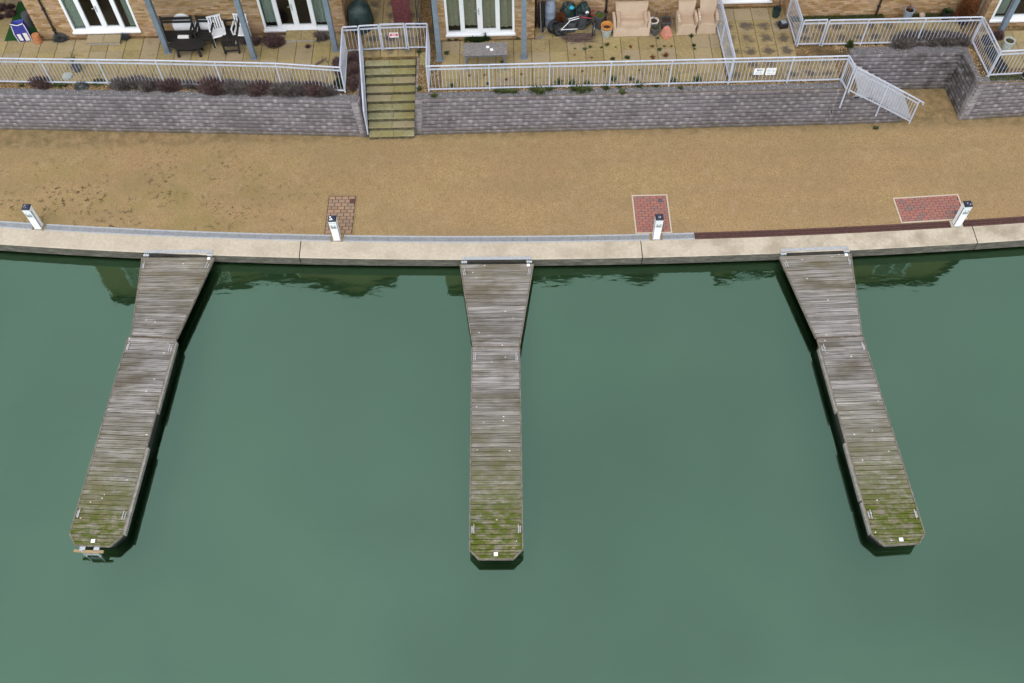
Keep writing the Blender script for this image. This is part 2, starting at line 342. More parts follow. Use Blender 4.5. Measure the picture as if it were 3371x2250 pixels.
MT['lav'] = mk_plant('winter_lavender', [(.065, .052, .05), (.185, .155, .145), (.34, .31, .28)])
MT['heath'] = mk_plant('brown_heather', [(.06, .036, .036), (.155, .098, .094), (.26, .18, .165)])
MT['grey'] = mk_plant('grey_herb', [(.05, .06, .06), (.13, .14, .14), (.21, .22, .2)])
MT['rustp'] = mk_plant('russet_foliage', [(.07, .025, .012), (.17, .065, .025), (.24, .11, .045)])
MT['green'] = mk_plant('green_weed', [(.04, .055, .017), (.075, .10, .03), (.13, .15, .06)])
MT['dgreen'] = mk_plant('dark_green_leaf', [(.018, .035, .012), (.04, .065, .02), (.07, .1, .03)])
MT['grass'] = mk_plant('short_grass', [(.05, .07, .012), (.085, .115, .02), (.15, .15, .04)], 5)
MT['twig'] = mk_plant('dry_twigs', [(.055, .038, .034), (.13, .09, .08), (.20, .15, .13)], 14)
MT['turf'] = mk_plant('artificial_turf', [(.015, .06, .012), (.02, .085, .02)], 20)
MT['tarp'] = simple('dark_green_tarp', (.011, .03, .03), .5, var=.5, scale=8)
MT['redwood'] = simple('dark_red_timber', (.115, .03, .035), .8, var=.35, scale=10)
MT['greywood'] = simple('grey_weathered_timber', (.19, .175, .175), .9, var=.35, scale=18)
MT['bluewood'] = simple('slate_blue_paint', (.10, .125, .17), .7, var=.2)
MT['paper'] = simple('white_card', (.74, .73, .72), .8, var=.06)
MT['bagblue'] = simple('blue_sack', (.03, .035, .24), .45, var=.3)
MT['teal'] = simple('teal_plastic', (.02, .3, .42), .45, var=.5, scale=20)
MT['red'] = simple('red_paint', (.32, .015, .025), .45, var=.2)
MT['signred'] = simple('sign_red', (.45, .02, .06), .5, var=.1)
MT['ink'] = simple('sign_ink', (.05, .06, .07), .6)
MT['inklight'] = simple('sign_ink_grey', (.33, .35, .37), .6)
MT['ramp'] = simple('smooth_grey_concrete', (.39, .40, .43), .85, var=.1, scale=3, world=True)
MT['curtain'] = simple('curtain_cloth', (.42, .46, .41), .95, var=.15)
MT['curtain2'] = simple('curtain_cream', (.44, .39, .29), .95, var=.15)
MT['room'] = simple('room_interior', (.2, .16, .13), .9)
MT['carpet'] = simple('dark_carpet', (.09, .05, .045), .95)
MT['roof'] = simple('slate_roof', (.07, .07, .08), .8, world=True)
MT['concrete'] = simple('concrete', (.33, .31, .28), .9, world=True)
MT['oak'] = simple('new_timber', (.30, .215, .11), .8, var=.2)
def mk_glass():
    M = Mat('window_glass'); n = M.n; out = n['Material Output']; tr = M.new('BsdfTransparent'); tr.inputs[0].default_value = (.80, .84, .83, 1)
    gl = M.new('BsdfGlossy'); gl.inputs['Roughness'].default_value = .02; lw = M.new('LayerWeight'); mx = M.new('MixShader')
    M.lk(M.math('ADD', M.math('MULTIPLY', M.math('POWER', lw.outputs['Facing'], 4.), .75), .035), mx.inputs[0]); M.lk(tr.outputs[0], mx.inputs[1]); M.lk(gl.outputs[0], mx.inputs[2]); M.lk(mx.outputs[0], out.inputs[0]); return M.m
MT['glass'] = mk_glass()
def mk_paver(name, cols):
    M = Mat(name, .9, spec=.2); r = M.rand(); n = M.noise(M.jit(M.obj()), 30, 3)
    c = M.ramp(r, *[(i / (len(cols) - 1), q) for i, q in enumerate(cols)]); M.col(M.mix(M.ramp(n, (.3, .4), (.6, 0.)), c, tuple(x * .55 for x in cols[0]))); return M.m
MT['pav_tan'] = mk_paver('tan_block', [(.235, .165, .115), (.30, .205, .14), (.34, .215, .14), (.265, .195, .145)])
MT['pav_red'] = mk_paver('red_brick_paver', [(.30, .13, .105), (.345, .145, .12), (.26, .135, .12), (.33, .155, .125), (.2, .145, .135)])
MT['edging'] = simple('pale_edging', (.46, .375, .29), .85, var=.15)
MT['jointsand'] = simple('dark_joint', (.06, .045, .03), 1, world=True)
# ------------------------------------------------------------------ setting
ZT = 1.53
WZ = -.44
def ky(x):
    """front edge of the quay coping"""
    q = max(-19., min(19., x)); f = lambda t: ((-6.50382648e-06 * t + 2.57079794e-03) * t - 2.32420375e-02) * t + 18.6761669
    y = f(q)
    if x != q: y += (f(q + .01 * (1 if x > 0 else -1)) - y) * abs(x - q) * 100
    return y
XS = [i * 1.0 for i in range(-60, 61)]
def strip(a, b, z, xs=XS):
    m = MB(); vs = []
    for x in xs: vs += [(x, a(x), z), (x, b(x), z)]
    return m.add(vs, [(2 * i, 2 * i + 2, 2 * i + 3, 2 * i + 1) for i in range(len(xs) - 1)])
o = strip(lambda x: ky(x) + .93, lambda x: 26.4, 0).build('promenade', MT['path'], kind='structure')
o = MB().add([(-400, -400, WZ), (400, -400, WZ), (400, 30, WZ), (-400, 30, WZ)], [(0, 1, 2, 3)]).build('marina_water', MT['water'], kind='structure')
m = MB(); bx = [-400] + XS + [400]; prof = [(.12, -.47), (-.5, -.75), (-1.2, -1.2), (-2.2, -1.75), (-3.6, -2.1), (-6, -2.2)]
vs_ = []
for x in bx:
    for d_, z_ in prof: vs_.append((x, ky(max(-60, min(60, x))) + d_, z_))
    vs_.append((x, -400, -2.2))
k_ = len(prof) + 1
m.add(vs_, [(i * k_ + j, i * k_ + j + 1, (i + 1) * k_ + j + 1, (i + 1) * k_ + j) for i in range(len(bx) - 1) for j in range(k_ - 1)])
m.build('turbid_layer', MT['bed'], kind='structure', smooth=True)  # added diffuse sheet standing in for light scattered by the turbid water
o = MB().add([(-400, 30, -.02), (400, 30, -.02), (400, 600, -.02), (-400, 600, -.02)], [(0, 1, 2, 3)]).build('ground', MT['soil'], kind='structure')
# quay coping in long blocks
kerb = bpy.data.objects.new('quay_coping', None); COL.objects.link(kerb); kerb['kind'] = 'structure'
JX = [-60, -49.5, -38.8, -28.1, -17.42, -6.65, 4.16, 14.75, 25.3, 36, 46.7, 60]
for a, b in zip(JX[:-1], JX[1:]):
    n = max(2, int((b - a) / .45)); m = MB(); xs = [a + .014 + (b - a - .028) * i / n for i in range(n + 1)]; vs = []
    for x in xs:
        y = ky(x); vs += [(x, y + .655, -.02), (x, y + .655, .012), (x, y + .02, .012), (x, y, -.008), (x, y - .005, -.34), (x, y + .015, -.36), (x, y + .655, -.36)]
    k = 7
    for i in range(n):
        for j in range(k):
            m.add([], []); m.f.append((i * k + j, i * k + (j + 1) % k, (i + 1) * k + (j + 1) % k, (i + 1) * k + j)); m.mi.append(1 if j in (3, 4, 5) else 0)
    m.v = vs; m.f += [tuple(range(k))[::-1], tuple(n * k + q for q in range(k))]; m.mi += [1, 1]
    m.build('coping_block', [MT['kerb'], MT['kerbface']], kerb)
m = MB(); vs = []
for x in XS: vs += [(x, ky(x) + .10, -3), (x, ky(x) + .10, -.355), (x, ky(x) + .95, -.355), (x, ky(x) + .95, -.03), (x, ky(x) + .655, -.05), (x, ky(x) + .14, -.05), (x, ky(x) + .14, -.3)]
m.add(vs, [(i * 7 + j, (i + 1) * 7 + j, (i + 1) * 7 + j + 1, i * 7 + j + 1) for i in range(len(XS) - 1) for j in (0, 1, 2, 3, 4, 5)])
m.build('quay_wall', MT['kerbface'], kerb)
# drainage channel: gratings
ch = bpy.data.objects.new('drainage_channel', None); COL.objects.link(ch); ch['kind'] = 'structure'
strip(lambda x: ky(x) + .655, lambda x: ky(x) + .935, -.03).build('channel_bed', MT['channel'], ch)
def grate_mesh(mat, brown):
    m = MB(); L, Wd = .497, .27
    m.box(-L / 2, L / 2, -Wd / 2, -Wd / 2 + .05, -.025, 0); m.box(-L / 2, L / 2, Wd / 2 - .05, Wd / 2, -.025, 0)
    n = 14
    for i in range(n + 1):
        x = -L / 2 + .006 + (L - .012) * i / n; w = .010 if i not in (0, n) else .006
        m.box(x - w, x + w, -Wd / 2 + .05, Wd / 2 - .05, -.025, -.001)
    if brown: m.box(-L / 2, L / 2, -.012, .012, -.025, .0005)
    me = m.mesh('drain_grating'); me.materials.append(mat); return me
GG, GB = grate_mesh(MT['galv'], 0), grate_mesh(MT['rust'], 1)
BOLX = [-15.2, -5.5, 4.66, 14.28]
ends = [-27.] + BOLX + [27.]
for i in range(len(ends) - 1):
    xa = ends[i] + .2 if i else ends[i]; xb = ends[i + 1] - (.2 if i + 2 < len(ends) else 0); n = round((xb - xa) / .5); st_ = (xb - xa) / n
    for k in range(n):
        x = xa + st_ * (k + .5); a = math.atan((ky(x + .1) - ky(x - .1)) / .2)
        link('drain_grating', GG if x < 5.95 else GB, ch, (x, ky(x) + .795, .006), (0, 0, a), scale=(st_ / .5, 1, 1))
for b in BOLX:   # infill beside each pedestal
    MB().box(-.195, .195, -.135, .135, -.03, .003).build('infill_slab', MT['kerb'] if b > 10 else MT['path'], ch, loc=(b, ky(b) + .795, 0))
# paved patches behind the pedestals
def patch(name, corners, mat, edge_w, bw, bh, rows_first_vertical=False):
    """corners: near-left, near-right, far-right, far-left on the path"""
    bl, br, tr, tl = [Vector((*c, 0)) for c in corners]
    root = bpy.data.objects.new(name, None); COL.objects.link(root); root['kind'] = 'structure'; root.location = bl
    ux = (br - bl); Lx = ux.length; ux.normalize(); Ly = ((tl - bl).length + (tr - br).length) / 2; ang = math.atan2(ux.y, ux.x); root.rotation_euler = (0, 0, ang)
    MB().box(0, Lx, 0, Ly, -.02, .004).build('bedding', MT['jointsand'], root)
    e = edge_w
    for x0, x1, y0, y1 in ((0, Lx, 0, e), (0, Lx, Ly - e, Ly), (0, e, e, Ly - e), (Lx - e, Lx, e, Ly - e)):
        MB().cbox(x0 + .002, x1 - .002, y0 + .002, y1 - .002, -.02, .016, .004).build('edging_strip', MT['edging'] if mat is MT['pav_red'] else MT['path'], root)
    j = .014 if mat is MT['pav_tan'] else .007; y = e + j; r = 0
    me = MB().cbox(-.5, .5, -.5, .5, -.02, .012, .03).mesh('paver')
    me.materials.append(mat)
    while y < Ly - e - .03:
        h = min(bh, Ly - e - j - y); x = e + j; x -= bw * (.5 if r % 2 else 0)
        while x < Lx - e - .02:
            x0 = max(x, e + j); x1 = min(x + bw, Lx - e - j)
            if x1 - x0 > .03: link('paver', me, root, ((x0 + x1) / 2, y + h / 2, rnd.uniform(-.001, .002)), scale=(x1 - x0, h, 1))
            x += bw + j
        y += h + j; r += 1
    return root
p1 = patch('paved_patch', [(-5.96, 19.84), (-5.0, 19.82), (-4.93, 21.44), (-5.82, 21.46)], MT['pav_tan'], .035, .2, .125)
p2 = patch('paved_patch', [(4.02, 19.56), (5.2, 19.56), (5.2, 21.15), (4.02, 21.16)], MT['pav_red'], .055, .205, .098)
p3 = patch('paved_patch', [(12.53, 19.72), (14.69, 19.82), (14.6, 20.86), (12.44, 20.78)], MT['pav_red'], .055, .205, .098)
for p, x, y, s, mt in ((p1, .83, 1.36, .2, 'rust'), (p2, .92, 1.33, .15, 'darkpot'), (p3, 1.87, .28, .16, 'darkpot')):
    MB().cbox(x - s / 2, x + s / 2, y - s / 2, y + s / 2, -.01, .018, .004).build('access_cover', MT[mt], p)
# terrace platforms and paving
ter = bpy.data.objects.new('terrace', None); COL.objects.link(ter); ter['kind'] = 'structure'
def wl(x): return 24.76 + (x + 17.53) * (24.0 - 24.76) / 12.8   # foot of the western wall
for poly in ([(-60, wl(-17.5) + 2.4), (-17.5, wl(-17.5) + .22), (-4.95, wl(-4.95) + .22), (-4.95, 45), (-60, 45)],
             [(-4.95, 26.22), (-2.93, 26.22), (-2.93, 45), (-4.95, 45)],
             [(-2.93, 24.22), (11.62, 24.22), (11.62, 45), (-2.93, 45)],
             [(11.62, 25.85), (15.66, 25.85), (15.66, 45), (11.62, 45)], [(15.66, 24.3), (60, 25.6), (60, 45), (15.66, 45)]):
    MB().prism(poly, -.5, 1.49).build('terrace_bed', MT['soil'], ter)
SLAB = MB().cbox(-.5, .5, -.5, .5, -.05, 0, .012)
SM = {k: SLAB.mesh('paving_slab') for k in ('slab', 'slab_s')}
for k in SM: SM[k].materials.append(MT[k])
def field(x0, x1, y0, y1, s, mt, skip=None, z=ZT, ang=0, cut=None):
    y = y1; 
    while y > y0 + .12:
        h = min(s, y - y0); x = x0
        while x < x1 - .08:
            w = min(s, x1 - x); cx_, cy_ = x + w / 2, y - h / 2
            if not (skip and skip(cx_, cy_)):
                yy = cut(cx_) if cut else None; hh = h; cyy = cy_
                if yy is not None:
                    lo = y - h
                    if y < yy + .1: x += s; continue
                    if lo < yy: hh = y - yy; cyy = y - hh / 2
                link('paving_slab', SM[mt(cx_, cy_) if callable(mt) else mt], ter, (cx_, cyy, z + rnd.uniform(-.004, .003)), (rnd.uniform(-.006, .006), rnd.uniform(-.006, .006), rnd.uniform(-.006, .006)), scale=((w - .012), (hh - .012), 1))
            x += s
        y -= s
field(-19.6, -5.45, 24.3, 27.42, .592, 'slab', cut=lambda x: wl(x) + .75)
field(-20.8, -16.15, 27.42, 30.0, .592, 'slab')
field(-4.85, -2.95, 26.24, 29.8, .6, 'slab_s')
field(-2.15, 7.35, 24.72, 26.9, .612, 'slab', )
field(1.05, 7.35, 26.9, 27.75, .612, 'slab')
field(7.42, 11.1, 24.7, 28.2, .612, lambda x, y: 'slab_s' if y < 27.6 and x < 11 else 'slab', skip=lambda x, y: (x > 9.8 and y > 26.2) or (x > 9.9 and y > 25.7))
field(10.0, 15.7, 26.35, 27.45, .6, lambda x, y: 'slab_s' if x < 13.6 else 'slab')
field(16.2, 19.9, 24.95, 26.75, .6, 'slab')
# ------------------------------------------------------------------ retaining walls of split-faced blocks
BL, BH, BD, SB = .42, .15, .25, .017
def block_mesh():
    c = .02; m = MB(); x0, x1, y0, y1, z0, z1 = -.5, .5, 0, BD, 0, BH - .016
    m.add([(x0, y1, z0), (x1, y1, z0), (x1, y1, z1), (x0, y1, z1), (x0, c, z0), (x1, c, z0), (x1, c, z1), (x0, c, z1),
           (x0 + .012, 0, z0 + c), (x1 - .012, 0, z0 + c), (x1 - .012, 0, z1 - c), (x0 + .012, 0, z1 - c), (0, -.006, .07)],
          [(0, 1, 5, 4), (1, 2, 6, 5), (2, 3, 7, 6), (3, 0, 4, 7), (4, 5, 9, 8), (5, 6, 10, 9), (6, 7, 11, 10), (7, 4, 8, 11), (8, 9, 12), (9, 10, 12), (10, 11, 12), (11, 8, 12)])
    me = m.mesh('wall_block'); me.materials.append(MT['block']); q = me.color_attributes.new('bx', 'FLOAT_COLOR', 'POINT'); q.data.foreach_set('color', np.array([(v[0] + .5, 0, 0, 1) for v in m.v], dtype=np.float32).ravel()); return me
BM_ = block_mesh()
def wall(label, runs, ncourse=10, group=None):
    """runs: list of (p0, p1, top(x) or None, end0, end1): outward side is to the right of p0->p1; end: setback slope at the ends (metres per course)"""
    p0 = runs[0][0]; root = thing('retaining_wall', label, 'wall', (p0[0], p0[1], 0), 0, group); items = []
    for (a, b, top, e0, e1, n) in runs:
        a, b = Vector((*a, 0)), Vector((*b, 0)); d = b - a; L = d.length; d.normalize(); nrm = Vector((-d.y, d.x, 0)); ang = math.atan2(d.y, d.x)
        core = MB(); poly = [a + d * .3 + nrm * .21, b - d * .3 + nrm * .21, b - d * .3 + nrm * .42, a + d * .3 + nrm * .42]
        if top is None:
            core.prism([((q - p0v).x, (q - p0v).y) for q in poly for p0v in [Vector((*p0, 0))]], -.2, n * BH - .03); core.build('wall_core', MT['dark'], root)
        for k in range(n):
            s0, s1 = e0 * k, L - e1 * k; off = -(BL / 2) * (k % 2) - rnd.uniform(0, .03); x = s0 + off
            while x < s1 - .03:
                l = max(x, s0); r = min(x + BL - .004, s1)
                if r - l > .05:
                    c = a + d * ((l + r) / 2) + nrm * (SB * k + rnd.uniform(-.007, .007))
                    if top is None or (k + 1) * BH <= top(c.x) + .03:
                        items.append((c.x - p0[0], c.y - p0[1], k * BH + rnd.uniform(-.001, .002), ang + rnd.uniform(-.008, .008), r - l))
                x += BL
    # the lower courses read largest; past 300 blocks the rest are one mesh
    if len(items) > 300:
        vis = sorted(items, key=lambda t: abs(t[0] + p0[0]) + rnd.random() * .01); single, rest = vis[:300], vis[300:]
    else: single, rest = items, []
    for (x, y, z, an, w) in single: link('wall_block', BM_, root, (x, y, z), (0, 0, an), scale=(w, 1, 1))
    if rest:
        m = MB(); bv = [v.co.copy() for v in BM_.vertices]; bf = [tuple(p.vertices) for p in BM_.polygons]
        for (x, y, z, an, w) in rest:
            T = Matrix.Translation((x, y, z)) @ Matrix.Rotation(an, 4, 'Z') @ Matrix.Diagonal((w, 1, 1, 1)); m.add([T @ v for v in bv], bf)
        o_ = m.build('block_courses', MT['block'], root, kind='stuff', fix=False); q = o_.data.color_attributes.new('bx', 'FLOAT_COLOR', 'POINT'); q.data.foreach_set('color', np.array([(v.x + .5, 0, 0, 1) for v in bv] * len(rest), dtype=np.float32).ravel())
    return root
w1 = wall('grey split-faced block retaining wall with a lavender row along its top', [((-19.6, wl(-19.6)), (-4.73, wl(-4.73)), None, 0, .015, 10), ((-4.73, 24.0), (-4.73, 26.3), None, .012, 0, 10)])
rtop = lambda x: 1.5 if x < 11.25 else 1.5 - (x - 11.25) * (1.5 / 2.5)
w2 = wall('long grey block retaining wall between the garden steps and the concrete ramp', [((-3.16, 26.3), (-3.16, 24.02), None, 0, .012, 10), ((-3.16, 24.02), (11.0, 24.04), None, .025, 0, 10), ((11.0, 24.04), (13.75, 24.06), rtop, 0, 0, 10)])
w3 = wall('dark block wall set back behind the concrete ramp, algae at its foot', [((11.25, 25.62), (15.75, 25.60), None, 0, .0, 10)])
w4 = wall('dark block wall corner standing out onto the path past the ramp', [((15.335, 25.9), (15.5, 24.1), None, 0, .012, 10), ((15.49, 24.1), (20.6, 24.33), None, .012, 0, 10)])
# stepped fill behind the falling end of the long wall
m = MB()
for k in range(9):
    x0 = 11.0 + .27 * k; m.box(x0 - 11, x0 - 11 + .27, .20, .32, -.2, max(.12, rtop(x0 + .27) - .07))
m.build('wall_core', MT['dark'], w2, loc=(11 + 3.16, 24.04 - 26.3, 0))
# gravel-strewn capping between wall and railing
def cap_strip(pts, w, wallobj):
    pass
# ------------------------------------------------------------------ garden steps
st = thing('garden_steps', 'flight of mossy buff slab steps up between the two block walls', 'steps', (-3.92, 23.87, 0))
NS = 10; RI = ZT / NS; GO = (26.24 - 23.87) / (NS - 1)
for k in range(NS - 1):
    z = RI * (k + 1); y = GO * k; t = k / (NS - 1); x0, x1 = -.77 - .12 * t, .77 + .11 * t; sp = rnd.uniform(-.12, .12)
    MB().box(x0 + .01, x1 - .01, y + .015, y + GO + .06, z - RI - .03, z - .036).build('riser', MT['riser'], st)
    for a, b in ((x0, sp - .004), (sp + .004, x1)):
        MB().cbox(a, b, y, y + GO + .015, z - .034, z, .008).build('tread_slab', MT['step'], st)
MB().box(-.88, .88, 2.37 + .03, 2.45, 1.2, 1.47).build('riser', MT['riser'], st)
m = MB().box(1.02, 1.27, 1.95, 2.55, 1.1, 1.50); m.build('side_kerb', MT['step'], st)
# ------------------------------------------------------------------ concrete ramp
rp = thing('concrete_ramp', 'smooth light grey concrete ramp sloping down behind the slanted railing', 'ramp', (11.62, 24.25, 0))
MB().add([(0, 0, 1.5), (0, 1.22, 1.5), (2.27, 1.22, .01), (2.27, 0, .01), (0, 0, -.1), (0, 1.22, -.1), (2.27, 1.22, -.1), (2.27, 0, -.1)],
         [(0, 3, 2, 1), (4, 5, 6, 7), (0, 4, 7, 3), (3, 7, 6, 2), (2, 6, 5, 1), (1, 5, 4, 0)]).build('ramp_slab', MT['ramp'], rp)
for k in range(9):
    MB().box(.25 * k, .25 * k + .25, 1.222, 1.27, -.1, 1.5 - .166 * (k + 1) + .05).build('edge_step', MT['concrete'], rp)
# ------------------------------------------------------------------ railings
POST = MB().bar((0, 0, 0), (0, 0, 1), .042, .042).mesh('post'); POST.materials.append(MT['rail'])
BAL = MB().tube([(0, 0, 0), (0, 0, 1)], .0085, 5).mesh('baluster'); BAL.materials.append(MT['rail'])
STUB = MB().tube([(0, 0, 0), (0, 0, 1)], .010, 5).mesh('strut'); STUB.materials.append(MT['rail'])
def railing(label, pts, H=1.1, post_at=None, group=None, low=.09, name='railing', cat='railing', plumb=0., pd=None, ends=True, spacing=.122):
    """pts: base polyline; one post at every point"""
    p0 = Vector(pts[0]); root = thing(name, label, cat, p0, 0, group); P = [Vector(p) - p0 for p in pts]
    for i in range(len(P) - 1):
        a, b = P[i], P[i + 1]; U = lambda h: Vector((0, 0, h))
        MB().tube([a + U(H), b + U(H)], .027, 8).build('top_rail', MT['rail'], root, smooth=True)
        MB().bar(a + U(H - .135), b + U(H - .135), .045, .035).build('upper_rail', MT['rail'], root)
        MB().bar(a + U(low), b + U(low), .045, .030).build('bottom_rail', MT['rail'], root)
        L = (b - a).length; n = max(2, round(L / spacing))
        for k in range(1, n):
            q = a.lerp(b, k / n)
            link('baluster', BAL, root, q + U(low), scale=(1, 1, H - .135 - low))
            if k % 4 == 0: link('strut', STUB, root, q + U(H - .13), scale=(1, 1, .11))
    for i, q in enumerate(P):
        if not ends and i in (0, len(P) - 1): continue
        dz = pd[i] if pd else plumb
        link('post', POST, root, q - Vector((0, 0, dz)), scale=(1, 1, H + dz - .01))
    return root
ly = lambda x: float(np.interp(x, [-19.2, -15.2, -11.38, -7.45, -5.33], [25.52, 25.30, 25.10, 24.83, 24.57]))
railing('long pale railing behind the lavender row on the western terrace', [(x, ly(x), ZT) for x in (-19.15, -17.15, -15.2, -13.3, -11.38, -9.44, -7.45, -5.33)])
railing('short railing running back beside the heather on the garden steps', [(-5.34, 24.60, ZT), (-5.385, 26.42, ZT)], group=None)
railing('stub of railing joining the heather bed to the stair handrail', [(-5.38, 26.46, ZT), (-4.9, 26.48, ZT)], ends=False)
railing('sloping pale handrail down the garden steps', [(-4.86, 26.44, ZT), (-4.84, 26.2, ZT), (-4.73, 23.98, RI)], H=1.08)
railing('fixed railing panel left of the gate with the red sign', [(-4.85, 26.5, ZT), (-4.2, 26.53, ZT)])
railing('fixed railing panel between the signed gate and the brick corner', [(-3.29, 26.55, ZT), (-2.58, 26.53, ZT)])
railing('short railing running back from the weathered table to the gate', [(-2.55, 24.56, ZT), (-2.565, 26.5, ZT)])
railing('long pale railing carrying the two white notices', [(x, 24.53, ZT) for x in (-2.55, -.535, 1.44, 3.43, 5.4, 7.37, 9.315, 11.1)])
railing('very short railing turning the corner above the concrete ramp', [(11.11, 24.5, ZT), (11.19, 24.07, ZT)], pd=[0, .75])
rr = railing('slanted railing going down in front of the concrete ramp', [(11.27, 24.03, ZT), (12.5, 24.025, .80), (13.76, 24.02, .02)], H=1.06, pd=[.02, .42, 0.02])
MB().tube([(2.48, -.01, -.45), (2.66, -.012, -.56), (2.665, -.012, -.66)], .027, 8).build('rail_end', MT['rail'], rr, smooth=True)
railing('tall railing dividing the wicker chairs from the stained patio', [(7.43, 24.6, ZT), (7.37, 26.4, ZT), (7.3, 28.15, ZT)])
railing('railing running back past the black lantern to the brick wall', [(9.9, 26.3, ZT), (9.84, 27.7, ZT)])
railing('short gate-width railing at the corner by the lantern', [(9.95, 26.24, ZT), (10.72, 26.25, ZT)])
railing('long pale railing behind the dark lavender mass above the ramp', [(x, 26.22 - .004 * (x - 11), ZT) for x in (10.79, 12.1, 13.98, 15.85)])
railing('railing running forward on the wall corner past the ramp', [(15.88, 26.17, ZT), (16.0, 24.6, ZT)])
railing('pale railing along the grass strip of the end patio', [(16.02, 24.57, ZT), (18.0, 24.65, ZT), (20, 24.75, ZT)])
# the gate
gt = thing('garden_gate', 'pale metal gate at the top of the steps with a red sign', 'gate', (-4.15, 26.54, ZT))
for x in (0, .8): MB().bar((x, 0, .04), (x, .012, 1.1), .045).build('gate_stile', MT['rail'], gt)
MB().bar((-.02, 0, 1.1), (.82, .012, 1.1), .045).build('top_rail', MT['rail'], gt); MB().bar((0, 0, .965), (.8, .012, .965), .045, .035).build('upper_rail', MT['rail'], gt); MB().bar((0, 0, .07), (.8, .012, .07), .045, .03).build('bottom_rail', MT['rail'], gt)
for k in range(1, 7): link('baluster', BAL, gt, (.8 * k / 7, .006, .08), scale=(1, 1, .88))
MB().tube([(-.045, -.03, .72), (.03, -.03, .72)], .03, 8).build('latch', MT['rail'], gt)
# notices
def board(name, label, cat, c, w, h, draw):
    s = thing(name, label, cat, c); m = MB(); m.box(-w / 2, w / 2, -.004, .004, -h / 2, h / 2); m.build('panel', MT['plate'], s); draw(s, w, h); return s
def ink(s, mat, x0, x1, z0, z1, nm='lettering', d=.006): MB().box(x0, x1, -d, -.0045, z0, z1).build(nm, MT[mat], s)
def d_red(s, w, h):
    ink(s, 'signred', -w / 2 + .018, w / 2 - .018, -h / 2 + .045, h / 2 - .045, 'red_field', .0055)
    m = MB()
    for (x0, x1, z) in ((-.1, .1, .065), (-.075, .06, .03), (-.06, .065, -.0), (-.09, .09, -.035), (-.1, .02, -.075)): m.box(x0, x1, -.0075, -.0056, z - .006, z + .006)
    m.build('lettering', MT['plate'], s); m = MB()
    for (x0, x1, z) in ((-.11, .11, .078), (-.1, .08, -.078)): m.box(x0, x1, -.0068, -.0045, z - .004, z + .004)
    m.build('small_print', MT['signred'], s)
board('gate_sign', 'small white sign with a red field fixed on the gate', 'sign', (-3.72, 26.50, ZT + .68), .30, .20, d_red)
def d_no(s, w, h):
    m = MB(); z0, z1 = .02, .105; y0, y1 = -.006, -.0045
    m.box(-.075, -.055, y0, y1, z0, z1); m.box(-.02, 0, y0, y1, z0, z1); m.add([(-.075, y0, z1), (-.052, y0, z1), (0, y0, z0), (-.023, y0, z0)], [(0, 3, 2, 1)])
    n = 14; vs = [];
    for k in range(n):
        a = 2 * math.pi * k / n
        for r in (1, .58): vs.append((.065 + .045 * r * math.cos(a), y0, .0625 + .0425 * r * math.sin(a)))
    m.add(vs, [(2 * k, 2 * ((k + 1) % n), 2 * ((k + 1) % n) + 1, 2 * k + 1) for k in range(n)]); m.build('lettering', MT['ink'], s)
    m = MB()
    for z, a, b in ((-.03, -.10, .1), (-.085, -.12, .12)):
        x = a
        while x < b: wd_ = rnd.uniform(.015, .05); m.box(x, min(b, x + wd_), y0, y1, z - .012, z + .012); x += wd_ + .012
    m.build('small_print', MT['inklight'], s)
board('notice_sign', 'white notice on the railing reading NO in dark letters', 'sign', (8.29, 24.495, ZT + .55), .33, .27, d_no)
def d_cyc(s, w, h):
    for cx_ in (-.075, .075):
        m = MB(); n = 20; vs = []
        for k in range(n):
            a = 2 * math.pi * k / n
            for r in (.064, .054): vs.append((cx_ + r * math.cos(a), -.006, .035 + r * math.sin(a)))
        m.add(vs, [(2 * k, 2 * ((k + 1) % n), 2 * ((k + 1) % n) + 1, 2 * k + 1) for k in range(n)])
        m.add([(cx_ - .045, -.006, .075), (cx_ - .037, -.006, .083), (cx_ + .045, -.006, -.005), (cx_ + .037, -.006, -.013)], [(0, 1, 2, 3)])
        for q in (-.022, .022): m.box(cx_ + q - .012, cx_ + q + .012, -.0058, -.0045, .018, .034)
        m.box(cx_ - .02, cx_ + .022, -.0058, -.0045, .038, .05); m.build('pictogram', MT['inklight'], s)
    ink(s, 'inklight', -.13, .13, -.085, -.067, 'small_print'); ink(s, 'inklight', -.06, .06, .112, .122, 'small_print')
board('notice_sign', 'white notice on the railing with two round prohibition pictograms', 'sign', (8.68, 24.495, ZT + .545), .33, .29, d_cyc)
